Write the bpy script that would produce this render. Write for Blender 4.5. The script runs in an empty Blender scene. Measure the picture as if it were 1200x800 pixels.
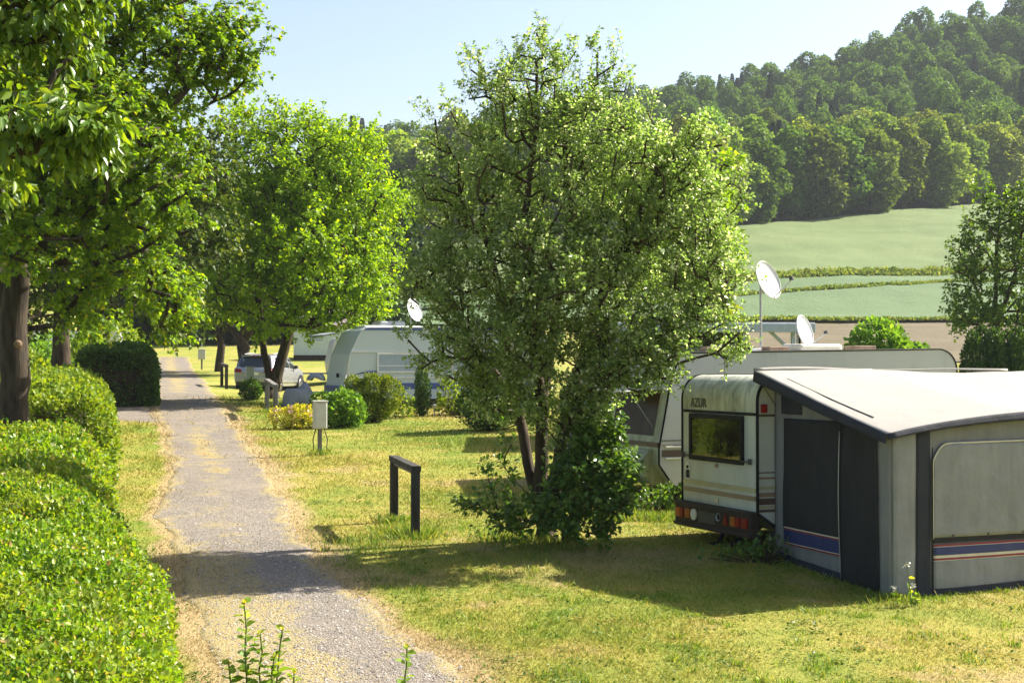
import bpy, bmesh, math, random
import numpy as np
from mathutils import Vector, Matrix

random.seed(7)
SC = bpy.context.scene
COL = SC.collection
PI = math.pi

# ------------------------------------------------------------------ camera model
F_PX, CAM_Z, PITCH = 1700.0, 3.8, math.atan(30/1700.0)      # pixel focal length on a 1200 px wide picture

def at(px, py, d):
    """point at forward distance d (world y) seen at (px, py) of a 1200x800 picture"""
    r, u = (px-600)/F_PX, (400-py)/F_PX
    c, s = math.cos(PITCH), math.sin(PITCH)
    dy, dz = c - u*s, s + u*c
    k = d/dy
    return Vector((r*k, d, CAM_Z + dz*k))

# ------------------------------------------------------------------ noise
def _hash(ix, iy, iz, seed):
    h = (ix.astype(np.int64)*374761393 + iy.astype(np.int64)*668265263 + iz.astype(np.int64)*2147483647 + seed*974711)
    h = (h ^ (h >> 13)) * 1274126177
    h = h ^ (h >> 16)
    return (h & 0xFFFFFF)/float(0xFFFFFF)

def vnoise(x, y, z=None, seed=0):
    x = np.asarray(x, float); y = np.asarray(y, float)
    z = np.zeros_like(x) if z is None else np.asarray(z, float)
    ix, iy, iz = np.floor(x), np.floor(y), np.floor(z)
    fx, fy, fz = x-ix, y-iy, z-iz
    fx, fy, fz = [f*f*(3-2*f) for f in (fx, fy, fz)]
    r = 0
    for a in (0, 1):
        for b in (0, 1):
            for c in (0, 1):
                w = (fx if a else 1-fx)*(fy if b else 1-fy)*(fz if c else 1-fz)
                r = r + w*_hash(ix+a, iy+b, iz+c, seed)
    return r*2-1

def fbm(x, y, z=None, seed=0, oct=3):
    r = 0; a = 1.0; f = 1.0
    for k in range(oct):
        r = r + a*vnoise(np.asarray(x)*f, np.asarray(y)*f, None if z is None else np.asarray(z)*f, seed+k)
        a *= .5; f *= 2.03
    return r

def sstep(t):
    t = np.clip(t, 0, 1); return t*t*(3-2*t)

# ------------------------------------------------------------------ terrain
def edge_y(x):      # where the wood begins
    return np.clip(280+.85*(np.asarray(x, float)-44), 258, 400)

def gz(x, y):
    x = np.asarray(x, float); y = np.asarray(y, float)
    z = np.interp(y, [-60, 0, 46, 54, 90, 150, 170], [-1.2, 0, 2.45, 2.78, 3.85, 7.75, 9.4])
    ye = edge_y(x)
    z = z + .193*np.clip(np.minimum(y, ye)-170, 0, None)
    zr = np.interp(x, [-230, -120, -52, -24, 41, 68, 92, 104, 122, 141, 184, 320], [64, 67, 70, 72.5, 88, 94, 97, 99.5, 105, 110.5, 123, 150])
    ze = 9.4 + .193*(ye-170)
    t = np.clip((y-ye)/(545-ye), 0, 1)
    z = z + (zr-ze)*(.75*t+.25*sstep(t))
    z = z - .08*np.clip(y-560, 0, 300)
    z = z - .38*np.exp(-((x+10.2)/2.6)**2-((y-65)/6.5)**2)
    near = np.clip((80-y)/30, 0, 1)
    z = z + near*(.05*vnoise(x/3.1, y/3.1, seed=3) + .012*vnoise(x/.8, y/.8, seed=4))
    z = z + (1-near)*np.clip((y-80)/100, 0, 1)*.5*vnoise(x/21, y/21, seed=5)
    return z

def g1(x, y): return float(gz(np.array([x]), np.array([y]))[0])

def ground_at(px, py):
    """the point of the ground seen at a pixel"""
    ds = np.geomspace(4, 600, 2500)
    pts = [at(px, py, 1.0)]
    k = (pts[0]-Vector((0, 0, CAM_Z)))
    X = k.x*ds; Z = CAM_Z + k.z*ds
    G = gz(X, ds)
    i = int(np.argmax(G >= Z))
    return Vector((X[i], ds[i], G[i]))

# ------------------------------------------------------------------ mesh helpers
def mesh_from(name, V, Fs, mats=(), mis=None, smooth=False):
    """V (n,3); Fs list of int arrays (m,k); mis list of material indices (int or array) per entry of Fs"""
    me = bpy.data.meshes.new(name)
    V = np.asarray(V, np.float32)
    me.vertices.add(len(V)); me.vertices.foreach_set('co', V.ravel())
    Fs = [np.asarray(f, np.int32) for f in Fs]
    keep = [i for i, f in enumerate(Fs) if len(f)]
    idx = np.concatenate([Fs[i].ravel() for i in keep])
    tot = np.concatenate([np.full(len(Fs[i]), Fs[i].shape[1], np.int32) for i in keep])
    st = np.concatenate([[0], np.cumsum(tot)[:-1]]).astype(np.int32)
    me.loops.add(len(idx)); me.loops.foreach_set('vertex_index', idx)
    me.polygons.add(len(tot)); me.polygons.foreach_set('loop_start', st); me.polygons.foreach_set('loop_total', tot)
    if mis is not None:
        m = np.concatenate([np.full(len(Fs[i]), mis[i], np.int32) if np.isscalar(mis[i]) else np.asarray(mis[i], np.int32) for i in keep])
        me.polygons.foreach_set('material_index', m)
    if smooth:
        me.polygons.foreach_set('use_smooth', np.ones(len(tot), bool))
    for m in mats: me.materials.append(m)
    me.update(calc_edges=True); me.validate()
    return me

def link(name, me, parent=None, loc=None):
    o = bpy.data.objects.new(name, me); COL.objects.link(o)
    if parent is not None: o.parent = parent
    if loc is not None: o.location = loc
    return o

def tag(o, label=None, cat=None, group=None, kind=None):
    if label: o['label'] = label
    if cat: o['category'] = cat
    if group: o['group'] = group
    if kind: o['kind'] = kind
    return o

def empty(name, loc, rz=0.0):
    o = bpy.data.objects.new(name, None); COL.objects.link(o)
    o.location = loc; o.rotation_euler = (0, 0, rz); o.empty_display_size = .2
    return o

def copy_tree(o, parent=None):
    c = o.copy(); COL.objects.link(c)
    if parent is not None: c.parent = parent
    for ch in list(o.children): copy_tree(ch, c)
    return c

class MB:
    """collects shapes into one mesh"""
    def __init__(s): s.v = []; s.f = []; s.m = []; s.n = 0
    def add(s, V, F, m=0):
        V = np.asarray(V, float).reshape(-1, 3)
        s.v.append(V)
        for f in F: s.f.append([int(i)+s.n for i in f]); s.m.append(m)
        s.n += len(V); return s
    def box(s, lo, hi, m=0, rz=0.0, M=None):
        x0, y0, z0 = lo; x1, y1, z1 = hi
        V = np.array([(x0,y0,z0),(x1,y0,z0),(x1,y1,z0),(x0,y1,z0),(x0,y0,z1),(x1,y0,z1),(x1,y1,z1),(x0,y1,z1)], float)
        if M is not None: V = np.array([tuple(M @ Vector(v)) for v in V])
        return s.add(V, [(3,2,1,0),(4,5,6,7),(0,1,5,4),(1,2,6,5),(2,3,7,6),(3,0,4,7)], m)
    def tube(s, pts, r, n=8, m=0, cap=True):
        P = [Vector(p) for p in pts]; k = len(P)
        R = [r]*k if np.isscalar(r) else list(r)
        V = []; up = None
        for i in range(k):
            t = (P[min(i+1, k-1)]-P[max(i-1, 0)]).normalized()
            if up is None:
                a = Vector((0,0,1)) if abs(t.z) < .9 else Vector((1,0,0))
                up = t.cross(a).normalized()
            up = (up - t*up.dot(t)).normalized(); w = t.cross(up)
            for j in range(n):
                an = 2*PI*j/n
                V.append(P[i] + (up*math.cos(an)+w*math.sin(an))*R[i])
        F = []
        for i in range(k-1):
            for j in range(n):
                j2 = (j+1) % n
                F.append((i*n+j, i*n+j2, (i+1)*n+j2, (i+1)*n+j))
        if cap:
            F.append(tuple(range(n-1, -1, -1))); F.append(tuple((k-1)*n+j for j in range(n)))
        return s.add([tuple(v) for v in V], F, m)
    def lathe(s, prof, M=None, n=20, m=0, cap=False):
        """prof [(r, z)] about local z, placed by M"""
        V = []; k = len(prof)
        for r, z in prof:
            for j in range(n):
                a = 2*PI*j/n; V.append(Vector((r*math.cos(a), r*math.sin(a), z)))
        F = []
        for i in range(k-1):
            for j in range(n):
                j2 = (j+1) % n; F.append((i*n+j, i*n+j2, (i+1)*n+j2, (i+1)*n+j))
        if cap:
            F.append(tuple(range(n-1, -1, -1))); F.append(tuple((k-1)*n+j for j in range(n)))
        if M is not None: V = [M @ v for v in V]
        return s.add([tuple(v) for v in V], F, m)
    def grid(s, P, m=0):
        """P array (a,b,3)"""
        a, b = P.shape[:2]
        F = [(i*b+j, i*b+j+1, (i+1)*b+j+1, (i+1)*b+j) for i in range(a-1) for j in range(b-1)]
        return s.add(P.reshape(-1, 3), F, m)
    def build(s, name, mats, parent=None, bevel=0.0, smooth=False, loc=None, solid=0.0, seg=2):
        if not isinstance(mats, (list, tuple)): mats = [mats]
        me = bpy.data.meshes.new(name)
        V = np.concatenate(s.v)
        me.from_pydata([tuple(v) for v in V], [], s.f)
        me.polygons.foreach_set('material_index', np.array(s.m, np.int32))
        for m in mats: me.materials.append(m)
        if bevel > 0:
            bm = bmesh.new(); bm.from_mesh(me)
            bmesh.ops.remove_doubles(bm, verts=bm.verts, dist=1e-5)
            es = [e for e in bm.edges if len(e.link_faces) == 2 and e.calc_face_angle(0) > .5]
            bmesh.ops.bevel(bm, geom=es, offset=bevel, segments=seg, affect='EDGES', profile=.5, clamp_overlap=True)
            bm.to_mesh(me); bm.free()
        if smooth: me.polygons.foreach_set('use_smooth', np.ones(len(me.polygons), bool))
        me.update()
        o = link(name, me, parent, loc)
        if solid:
            md = o.modifiers.new('Solidify', 'SOLIDIFY'); md.thickness = solid; md.offset = 0
        return o

def rounded(poly, radii, n=7):
    """round the corners of a closed 2-D polygon"""
    out = []; k = len(poly)
    for i in range(k):
        p0, p, p1 = [Vector(poly[(i+j) % k]) for j in (-1, 0, 1)]
        r = radii[i] if not np.isscalar(radii) else radii
        if r <= 0: out.append(tuple(p)); continue
        a, b = (p0-p).normalized(), (p1-p).normalized()
        ang = a.angle(b); tl = min(r/math.tan(ang/2), .49*(p0-p).length, .49*(p1-p).length)
        rr = tl*math.tan(ang/2)
        c = p + (a+b).normalized()*(rr/math.sin(ang/2))
        s, e = p+a*tl-c, p+b*tl-c
        a0 = math.atan2(s.y, s.x); a1 = math.atan2(e.y, e.x); da = (a1-a0+PI) % (2*PI)-PI
        for j in range(n+1):
            an = a0+da*j/n; out.append((c.x+rr*math.cos(an), c.y+rr*math.sin(an)))
    return out

def text_mesh(txt, size, ext=.001, bold=0.0):
    cu = bpy.data.curves.new('lettering', 'FONT'); cu.body = txt; cu.size = size; cu.extrude = ext; cu.offset = bold
    cu.align_x = 'CENTER'; cu.align_y = 'CENTER'
    o = bpy.data.objects.new('lettering_tmp', cu); COL.objects.link(o)
    dg = bpy.context.evaluated_depsgraph_get()
    me = bpy.data.meshes.new_from_object(o.evaluated_get(dg))
    bpy.data.objects.remove(o); bpy.data.curves.remove(cu)
    return me

# ------------------------------------------------------------------ materials
MATS = {}
def new_mat(name):
    m = bpy.data.materials.new(name); m.use_nodes = True
    nt = m.node_tree; nt.nodes.clear()
    out = nt.nodes.new('ShaderNodeOutputMaterial')
    MATS[name] = m
    return m, nt, out

def N(nt, t, **kw):
    n = nt.nodes.new(t)
    for k, v in kw.items():
        if k in n.inputs.keys() if isinstance(k, str) else False: n.inputs[k].default_value = v
        else: setattr(n, k, v)
    return n

def ramp(nt, fac, stops, interp='LINEAR'):
    r = nt.nodes.new('ShaderNodeValToRGB'); e = r.color_ramp; e.interpolation = interp
    while len(e.elements) < len(stops): e.elements.new(.5)
    for i, (p, c) in enumerate(stops):
        e.elements[i].position = p; e.elements[i].color = (c[0], c[1], c[2], 1)
    nt.links.new(fac, r.inputs['Fac'])
    return r.outputs['Color']

def noise(nt, scale, detail=4, rough=.55, vec=None, dist=0.0, stretch=None):
    n = nt.nodes.new('ShaderNodeTexNoise'); n.inputs['Scale'].default_value = scale
    n.inputs['Detail'].default_value = detail; n.inputs['Roughness'].default_value = rough; n.inputs['Distortion'].default_value = dist
    if vec is None:
        tc = nt.nodes.new('ShaderNodeTexCoord'); vec = tc.outputs['Object']
    if stretch is not None:
        mp = nt.nodes.new('ShaderNodeMapping'); mp.inputs['Scale'].default_value = stretch
        nt.links.new(vec, mp.inputs['Vector']); vec = mp.outputs['Vector']
    nt.links.new(vec, n.inputs['Vector'])
    return n.outputs['Fac']

def mix(nt, fac, a, b, mode='MIX'):
    n = nt.nodes.new('ShaderNodeMix'); n.data_type = 'RGBA'; n.blend_type = mode
    for sock, v in ((n.inputs[0], fac), (n.inputs[6], a), (n.inputs[7], b)):
        if hasattr(v, 'is_linked') or isinstance(v, bpy.types.NodeSocket): nt.links.new(v, sock)
        elif isinstance(v, (int, float)): sock.default_value = v
        else: sock.default_value = (v[0], v[1], v[2], 1)
    return n.outputs[2]

def math_n(nt, op, a, b=None):
    n = nt.nodes.new('ShaderNodeMath'); n.operation = op
    for i, v in enumerate((a, b)):
        if v is None: continue
        if isinstance(v, bpy.types.NodeSocket): nt.links.new(v, n.inputs[i])
        else: n.inputs[i].default_value = v
    return n.outputs[0]

def bump(nt, h, strength=.4, dist=.02):
    b = nt.nodes.new('ShaderNodeBump'); b.inputs['Strength'].default_value = strength; b.inputs['Distance'].default_value = dist
    nt.links.new(h, b.inputs['Height']); return b.outputs['Normal']

def principled(nt, out, color, rough=.6, metal=0.0, spec=.5, normal=None, coat=0.0):
    p = nt.nodes.new('ShaderNodeBsdfPrincipled')
    if isinstance(color, bpy.types.NodeSocket): nt.links.new(color, p.inputs['Base Color'])
    else: p.inputs['Base Color'].default_value = (*color, 1)
    if isinstance(rough, bpy.types.NodeSocket): nt.links.new(rough, p.inputs['Roughness'])
    else: p.inputs['Roughness'].default_value = rough
    p.inputs['Metallic'].default_value = metal; p.inputs['Specular IOR Level'].default_value = spec
    p.inputs['Coat Weight'].default_value = coat
    if normal is not None: nt.links.new(normal, p.inputs['Normal'])
    nt.links.new(p.outputs[0], out.inputs['Surface'])
    return p

def plain(name, color, rough=.55, metal=0.0, var=.12, scale=6.0, spec=.4, bumps=0.0, coat=0.0):
    """paint, plastic or metal with a little unevenness and grime"""
    m, nt, out = new_mat(name)
    f = noise(nt, scale, 5, .6)
    c = ramp(nt, f, [(.3, [x*(1-var) for x in color]), (.7, [min(1, x*(1+var*.6)) for x in color])])
    r = math_n(nt, 'MULTIPLY_ADD', noise(nt, scale*3, 3), .25); r.node.inputs[2].default_value = rough-.12
    nm = bump(nt, noise(nt, scale*8, 4), bumps, .01) if bumps else None
    principled(nt, out, c, r, metal, spec, nm, coat)
    return m

def foliage(name, stops, trans=.45, tcol=(1.5, 1.35, .5), back=None, rough=.45, spec=.25, hue_by_object=0.0, patch=0.0, patch_scale=.6, gain=1.35):
    """leaves: a colour of its own for every leaf, light shining through"""
    m, nt, out = new_mat(name)
    stops = [(p, [min(.8, x*gain) for x in c]) for p, c in stops]
    g = nt.nodes.new('ShaderNodeNewGeometry')
    c = ramp(nt, g.outputs['Random Per Island'], stops)
    if patch:
        pf = noise(nt, patch_scale, 3, .5)
        c = mix(nt, math_n(nt, 'MULTIPLY', ramp(nt, pf, [(.45, (0,0,0)), (.62, (1,1,1))]), patch), c, (.30, .25, .04))
    if hue_by_object:
        oi = nt.nodes.new('ShaderNodeObjectInfo')
        h = nt.nodes.new('ShaderNodeHueSaturation')
        mr = nt.nodes.new('ShaderNodeMapRange'); mr.inputs[3].default_value = .5-hue_by_object*.42; mr.inputs[4].default_value = .5+hue_by_object*.06
        nt.links.new(oi.outputs['Random'], mr.inputs[0]); nt.links.new(mr.outputs[0], h.inputs['Hue'])
        mv = nt.nodes.new('ShaderNodeMapRange'); mv.inputs[3].default_value = 1-hue_by_object*4; mv.inputs[4].default_value = 1+hue_by_object*5
        r2 = math_n(nt, 'FRACT', math_n(nt, 'MULTIPLY', oi.outputs['Random'], 17.3))
        nt.links.new(r2, mv.inputs[0]); nt.links.new(mv.outputs[0], h.inputs['Value'])
        nt.links.new(c, h.inputs['Color']); c = h.outputs['Color']
    tc = mix(nt, 1.0, c, tcol, 'MULTIPLY')
    cc = c if back is None else mix(nt, g.outputs['Backfacing'], c, back)
    p = principled(nt, out, cc, rough, 0, spec)
    t = nt.nodes.new('ShaderNodeBsdfTranslucent'); nt.links.new(tc, t.inputs['Color'])
    mx = nt.nodes.new('ShaderNodeMixShader'); mx.inputs[0].default_value = trans
    nt.links.new(p.outputs[0], mx.inputs[1]); nt.links.new(t.outputs[0], mx.inputs[2])
    nt.links.new(mx.outputs[0], out.inputs['Surface'])
    return m

def glass_dark(name, color=(.02, .02, .015), rough=.06, spec=.8):
    m, nt, out = new_mat(name)
    f = noise(nt, 3, 3)
    principled(nt, out, ramp(nt, f, [(.3, color), (.8, [c*1.8 for c in color])]), rough, 0, spec, bump(nt, noise(nt, 5, 2), .05, .02))
    return m
# ------------------------------------------------------------------ the materials of this place
def bark(name, a, b, scale=9):
    m, nt, out = new_mat(name)
    f = noise(nt, scale, 6, .65, stretch=(1, 1, .22))
    c = ramp(nt, f, [(.3, a), (.65, b)])
    principled(nt, out, c, .85, 0, .2, bump(nt, f, .9, .04)); return m
M_BARK = bark('bark', (.014, .011, .008), (.065, .05, .036))
M_BARK_DARK = bark('dark_bark', (.02, .014, .01), (.085, .062, .042))

def lawn_color(nt, pos):
    """the patchy summer lawn: green, yellowed and straw-dry areas"""
    big = noise(nt, .22, 4, .6, pos, .4); mid = noise(nt, 1.1, 5, .65, pos, .3); fine = noise(nt, 9, 4, .7, pos)
    green = ramp(nt, fine, [(.25, (.105, .185, .014)), (.75, (.21, .295, .03))])
    yell = ramp(nt, fine, [(.25, (.27, .245, .04)), (.75, (.45, .385, .085))])
    straw = ramp(nt, fine, [(.25, (.34, .25, .115)), (.8, (.52, .405, .22))])
    c = mix(nt, ramp(nt, math_n(nt, 'ADD', math_n(nt, 'MULTIPLY', big, .55), math_n(nt, 'MULTIPLY', mid, .45)), [(.38, (0,0,0)), (.57, (1,1,1))]), green, yell)
    c = mix(nt, ramp(nt, math_n(nt, 'ADD', math_n(nt, 'MULTIPLY', big, .35), math_n(nt, 'MULTIPLY', mid, .65)), [(.55, (0,0,0)), (.69, (1,1,1))]), c, straw)
    ad = nt.nodes.new('ShaderNodeAttribute'); ad.attribute_name = 'dry'
    c = mix(nt, ramp(nt, math_n(nt, 'ADD', ad.outputs['Fac'], math_n(nt, 'MULTIPLY', mid, .5)), [(.5, (0,0,0)), (.95, (1,1,1))]), c, straw)
    return c, fine

m, nt, out = new_mat('lawn')
tc = nt.nodes.new('ShaderNodeTexCoord')
c, fine = lawn_color(nt, tc.outputs['Object'])
principled(nt, out, mix(nt, .25, c, (.10, .085, .04)), .9, 0, .15, bump(nt, noise(nt, 30, 4, .7), .8, .03)); M_LAWN = m

m, nt, out = new_mat('grass_blades')
tc = nt.nodes.new('ShaderNodeTexCoord'); g = nt.nodes.new('ShaderNodeNewGeometry')
c, fine = lawn_color(nt, tc.outputs['Object'])
c = mix(nt, 1.0, c, ramp(nt, g.outputs['Random Per Island'], [(0, (.62, .78, .6)), (.5, (1, 1, 1)), (1, (1.25, 1.12, 1.1))]), 'MULTIPLY')
p = principled(nt, out, c, .6, 0, .2)
t = nt.nodes.new('ShaderNodeBsdfTranslucent'); nt.links.new(c, t.inputs['Color'])
mx = nt.nodes.new('ShaderNodeMixShader'); mx.inputs[0].default_value = .35
nt.links.new(p.outputs[0], mx.inputs[1]); nt.links.new(t.outputs[0], mx.inputs[2]); nt.links.new(mx.outputs[0], out.inputs['Surface']); M_BLADES = m

M_TALLGRASS = foliage('tall_grass', [(0, (.055, .12, .012)), (.6, (.12, .2, .025)), (1, (.3, .27, .09))], .4)

# gravel with trodden straw-coloured grass along the middle and the edges
m, nt, out = new_mat('gravel')
tc = nt.nodes.new('ShaderNodeTexCoord'); pos = tc.outputs['Object']
vor = nt.nodes.new('ShaderNodeTexVoronoi'); vor.inputs['Scale'].default_value = 42; nt.links.new(pos, vor.inputs['Vector'])
stone = ramp(nt, vor.outputs['Color'], [(.1, (.085, .074, .064)), (.5, (.165, .143, .122)), (.9, (.285, .25, .215))])
mid = noise(nt, .9, 5, .65, pos, .4)
stone = mix(nt, ramp(nt, mid, [(.38, (0,0,0)), (.68, (.7,.7,.7))]), stone, (.24, .20, .165))
at_ = nt.nodes.new('ShaderNodeAttribute'); at_.attribute_name = 'worn'
gr = noise(nt, 1.6, 6, .7, pos, .5); fine = noise(nt, 14, 4, .7, pos)
straw = ramp(nt, fine, [(.25, (.19, .15, .07)), (.5, (.31, .245, .125)), (.75, (.16, .175, .045))])
k = math_n(nt, 'ADD', gr, at_.outputs['Fac'])
k2 = math_n(nt, 'ADD', k, math_n(nt, 'MULTIPLY', fine, .22))
c = mix(nt, ramp(nt, k2, [(.78, (0,0,0)), (.93, (1,1,1))]), stone, straw)
h = math_n(nt, 'ADD', math_n(nt, 'MULTIPLY', vor.outputs['Distance'], -1.0), math_n(nt, 'MULTIPLY', noise(nt, 3, 4, .6, pos), 1.2))
principled(nt, out, c, .92, 0, .15, bump(nt, h, .55, .02)); M_GRAVEL = m
M_PEBBLE = foliage('pebbles', [(0, (.12, .105, .09)), (.5, (.23, .21, .19)), (1, (.38, .35, .32))], 0.0, rough=.85, gain=1)

def field_mat(name, a, b, c2, rowscale):
    m, nt, out = new_mat(name)
    tc = nt.nodes.new('ShaderNodeTexCoord'); pos = tc.outputs['Object']
    big = noise(nt, .05, 5, .6, pos, .3, stretch=(.35, 1.6, 1)); fine = noise(nt, 1.4, 5, .75, pos, stretch=(.4, 1.5, 1))
    c = ramp(nt, math_n(nt, 'ADD', math_n(nt, 'MULTIPLY', big, .6), math_n(nt, 'MULTIPLY', fine, .4)), [(.32, a), (.5, b), (.68, c2)])
    principled(nt, out, c, .8, 0, .25, bump(nt, fine, .9, .35)); return m
M_WHEAT = field_mat('wheat', (.088, .135, .042), (.122, .168, .058), (.16, .195, .075), 1)
M_WHEAT_BLUE = field_mat('young_wheat', (.072, .128, .05), (.10, .155, .065), (.125, .175, .08), 1)
M_SOIL = field_mat('ploughed_soil', (.085, .068, .036), (.125, .10, .056), (.18, .148, .088), 1)
M_FLOOR = plain('forest_floor', (.035, .045, .015), .9, 0, .4, .3)
M_MARGIN = foliage('margin_grass', [(0, (.07, .12, .025)), (.5, (.11, .165, .035)), (1, (.19, .20, .06))], .4, spec=.05)

# foliage of each plant
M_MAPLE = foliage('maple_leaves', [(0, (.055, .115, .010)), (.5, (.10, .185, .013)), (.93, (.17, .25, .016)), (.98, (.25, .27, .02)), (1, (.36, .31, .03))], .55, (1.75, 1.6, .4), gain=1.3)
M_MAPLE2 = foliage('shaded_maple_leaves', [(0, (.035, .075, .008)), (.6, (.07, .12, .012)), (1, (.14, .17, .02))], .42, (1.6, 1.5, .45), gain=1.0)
M_CHERRY = foliage('cherry_leaves', [(0, (.05, .11, .010)), (.6, (.085, .155, .014)), (1, (.15, .215, .02))], .45, (1.9, 1.6, .4), rough=.3, spec=.5)
M_LIME = foliage('lime_green_leaves', [(0, (.075, .15, .008)), (.5, (.125, .22, .010)), (1, (.20, .29, .016))], .58, (1.8, 1.6, .35), gain=1.38)
M_WILLOW = foliage('grey_green_leaves', [(0, (.075, .115, .022)), (.5, (.13, .178, .042)), (.84, (.18, .225, .065)), (.91, (.36, .36, .23)), (1, (.46, .42, .31))], .58, (1.35, 1.55, .85), back=(.34, .38, .22), rough=.34, spec=.45, gain=1.6)
M_SHOOT = foliage('dark_shoot_leaves', [(0, (.035, .085, .012)), (.7, (.075, .145, .02)), (1, (.15, .22, .03))], .4, (1.7, 1.6, .4), back=(.16, .22, .08), rough=.35, spec=.4)
M_HEDGE = foliage('hedge_leaves', [(0, (.075, .155, .014)), (.45, (.13, .235, .018)), (.78, (.215, .31, .024)), (.955, (.32, .36, .03)), (.985, (.36, .22, .10)), (1, (.46, .36, .2))], .45, (1.6, 1.6, .4), rough=.38, spec=.3, patch=.25, patch_scale=.9, gain=1.0)
M_HEDGE2 = foliage('yellow_hedge_leaves', [(0, (.08, .15, .013)), (.5, (.145, .22, .018)), (1, (.27, .32, .03))], .42, (1.6, 1.5, .4), gain=1.05)
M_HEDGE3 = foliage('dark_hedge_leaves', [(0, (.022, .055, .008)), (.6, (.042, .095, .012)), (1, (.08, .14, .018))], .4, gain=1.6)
M_BUSH = foliage('bush_leaves', [(0, (.055, .13, .014)), (.6, (.10, .20, .025)), (1, (.17, .27, .035))], .45)
M_BUSH_YEL = foliage('golden_leaves', [(0, (.17, .2, .012)), (.6, (.32, .33, .025)), (1, (.5, .42, .05))], .4)
M_GOLDCON = foliage('golden_conifer', [(0, (.05, .095, .008)), (.5, (.11, .165, .012)), (1, (.23, .265, .022))], .4, gain=1.1)
M_THUJA = foliage('thuja_sprays', [(0, (.018, .045, .008)), (.6, (.035, .08, .012)), (1, (.065, .12, .018))], .3)
M_SPRUCE = foliage('spruce_needles', [(0, (.010, .026, .012)), (.6, (.018, .042, .018)), (1, (.032, .062, .024))], .15, hue_by_object=.04, spec=.04)
M_WOOD_LEAF = foliage('woodland_leaves', [(0, (.045, .095, .018)), (.55, (.072, .135, .022)), (1, (.115, .185, .03))], .42, (1.5, 1.4, .5), hue_by_object=.12, spec=.04, gain=1.4)
M_WOOD_PALE = foliage('pale_woodland_leaves', [(0, (.065, .12, .025)), (.55, (.10, .165, .03)), (1, (.15, .22, .045))], .42, (1.5, 1.4, .5), hue_by_object=.12, spec=.04, gain=1.4)
M_PEAR = foliage('pear_leaves', [(0, (.03, .068, .010)), (.6, (.058, .115, .014)), (1, (.12, .19, .02))], .55, (1.9, 1.7, .4), rough=.35, spec=.4)
M_WEED = foliage('weed_leaves', [(0, (.09, .17, .02)), (.8, (.16, .25, .03)), (1, (.38, .36, .03))], .45)
M_BUD = plain('yellow_buds', (.55, .40, .03), .6)
M_STEM = plain('green_stem', (.12, .15, .04), .6)
M_BLOSSOM = plain('white_blossom', (.75, .72, .62), .7)
M_PINK = plain('pink_blossom', (.70, .45, .36), .7)

# man-made
def dirty(name, base, grime, streak=(7, 7, .8), amount=(.42, .75), rough=.45):
    m, nt, out = new_mat(name)
    f = noise(nt, 1.0, 6, .65, stretch=streak); g2 = noise(nt, 2.3, 5, .6)
    k = math_n(nt, 'ADD', math_n(nt, 'MULTIPLY', f, .65), math_n(nt, 'MULTIPLY', g2, .35))
    c = mix(nt, ramp(nt, k, [(amount[0], (0,0,0)), (amount[1], (1,1,1))]), base, grime)
    principled(nt, out, c, rough, 0, .4); return m
M_CARAV = dirty('weathered_white_paint', (.52, .54, .50), (.34, .34, .28), (3, 3, .5), (.45, .8))
M_HOOD = dirty('algae_streaked_white', (.56, .56, .47), (.11, .12, .065), (7, 7, 1.1), (.41, .68))
M_CARAV_B = dirty('dirty_cream_paint', (.47, .48, .48), (.33, .33, .30), (3, 3, .4), (.5, .9))
M_CARAV_BF = dirty('algae_cream_paint', (.42, .44, .33), (.15, .16, .085), (6, 6, .6), (.34, .68))
M_CARAV_E = dirty('pale_blue_white_paint', (.50, .56, .56), (.44, .50, .50), (2, 2, .5), (.45, .9))
M_RIB = plain('ribbed_panel', (.55, .54, .50), .5)
M_BLACK = plain('black_rubber', (.014, .014, .014), .65, var=.3, spec=.15)
M_BROWN = plain('brown_plastic', (.05, .036, .027), .65, var=.3, spec=.12)
M_BEIGE = plain('beige_stripe', (.42, .38, .22), .5)
M_TAN = plain('tan_stripe', (.27, .19, .12), .5)
M_DKBROWN = plain('dark_brown_stripe', (.10, .065, .05), .5)
M_NAVY = plain('navy_stripe', (.025, .035, .13), .55)
M_BLUE = plain('blue_stripe', (.06, .10, .30), .5)
M_RED = plain('red_stripe', (.22, .02, .03), .6)
M_WHITE = plain('white_plastic', (.66, .66, .64), .45, var=.06)
M_CREAM = plain('cream_plastic', (.60, .56, .46), .55)
M_TAILRED = plain('red_lens', (.24, .012, .008), .4, var=.2, spec=.12)
M_AMBER = plain('amber_lens', (.38, .10, .012), .4, var=.2, spec=.12)
M_METAL = plain('dull_metal', (.40, .41, .42), .45, .7)
M_CHROME = plain('bright_metal', (.62, .62, .62), .28, .9)
M_TYRE = plain('tyre_rubber', (.02, .02, .02), .8)
M_GLASS = glass_dark('dark_glass', (.012, .011, .006), .02)
M_PANE_B = glass_dark('brown_acrylic', (.035, .022, .010), .22, .07)
M_PANE_E = plain('blinded_pane', (.36, .43, .50), .12, spec=.8)
M_CARGLASS = glass_dark('car_glass', (.012, .016, .018), .04)
M_SILVER = plain('silver_paint', (.36, .37, .385), .3, .55, .04, 3, .5, coat=.5)
M_DARKPL = plain('dark_grey_plastic', (.05, .05, .052), .6)
M_PLATE = plain('number_plate', (.75, .75, .74), .4, var=.03)

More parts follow.
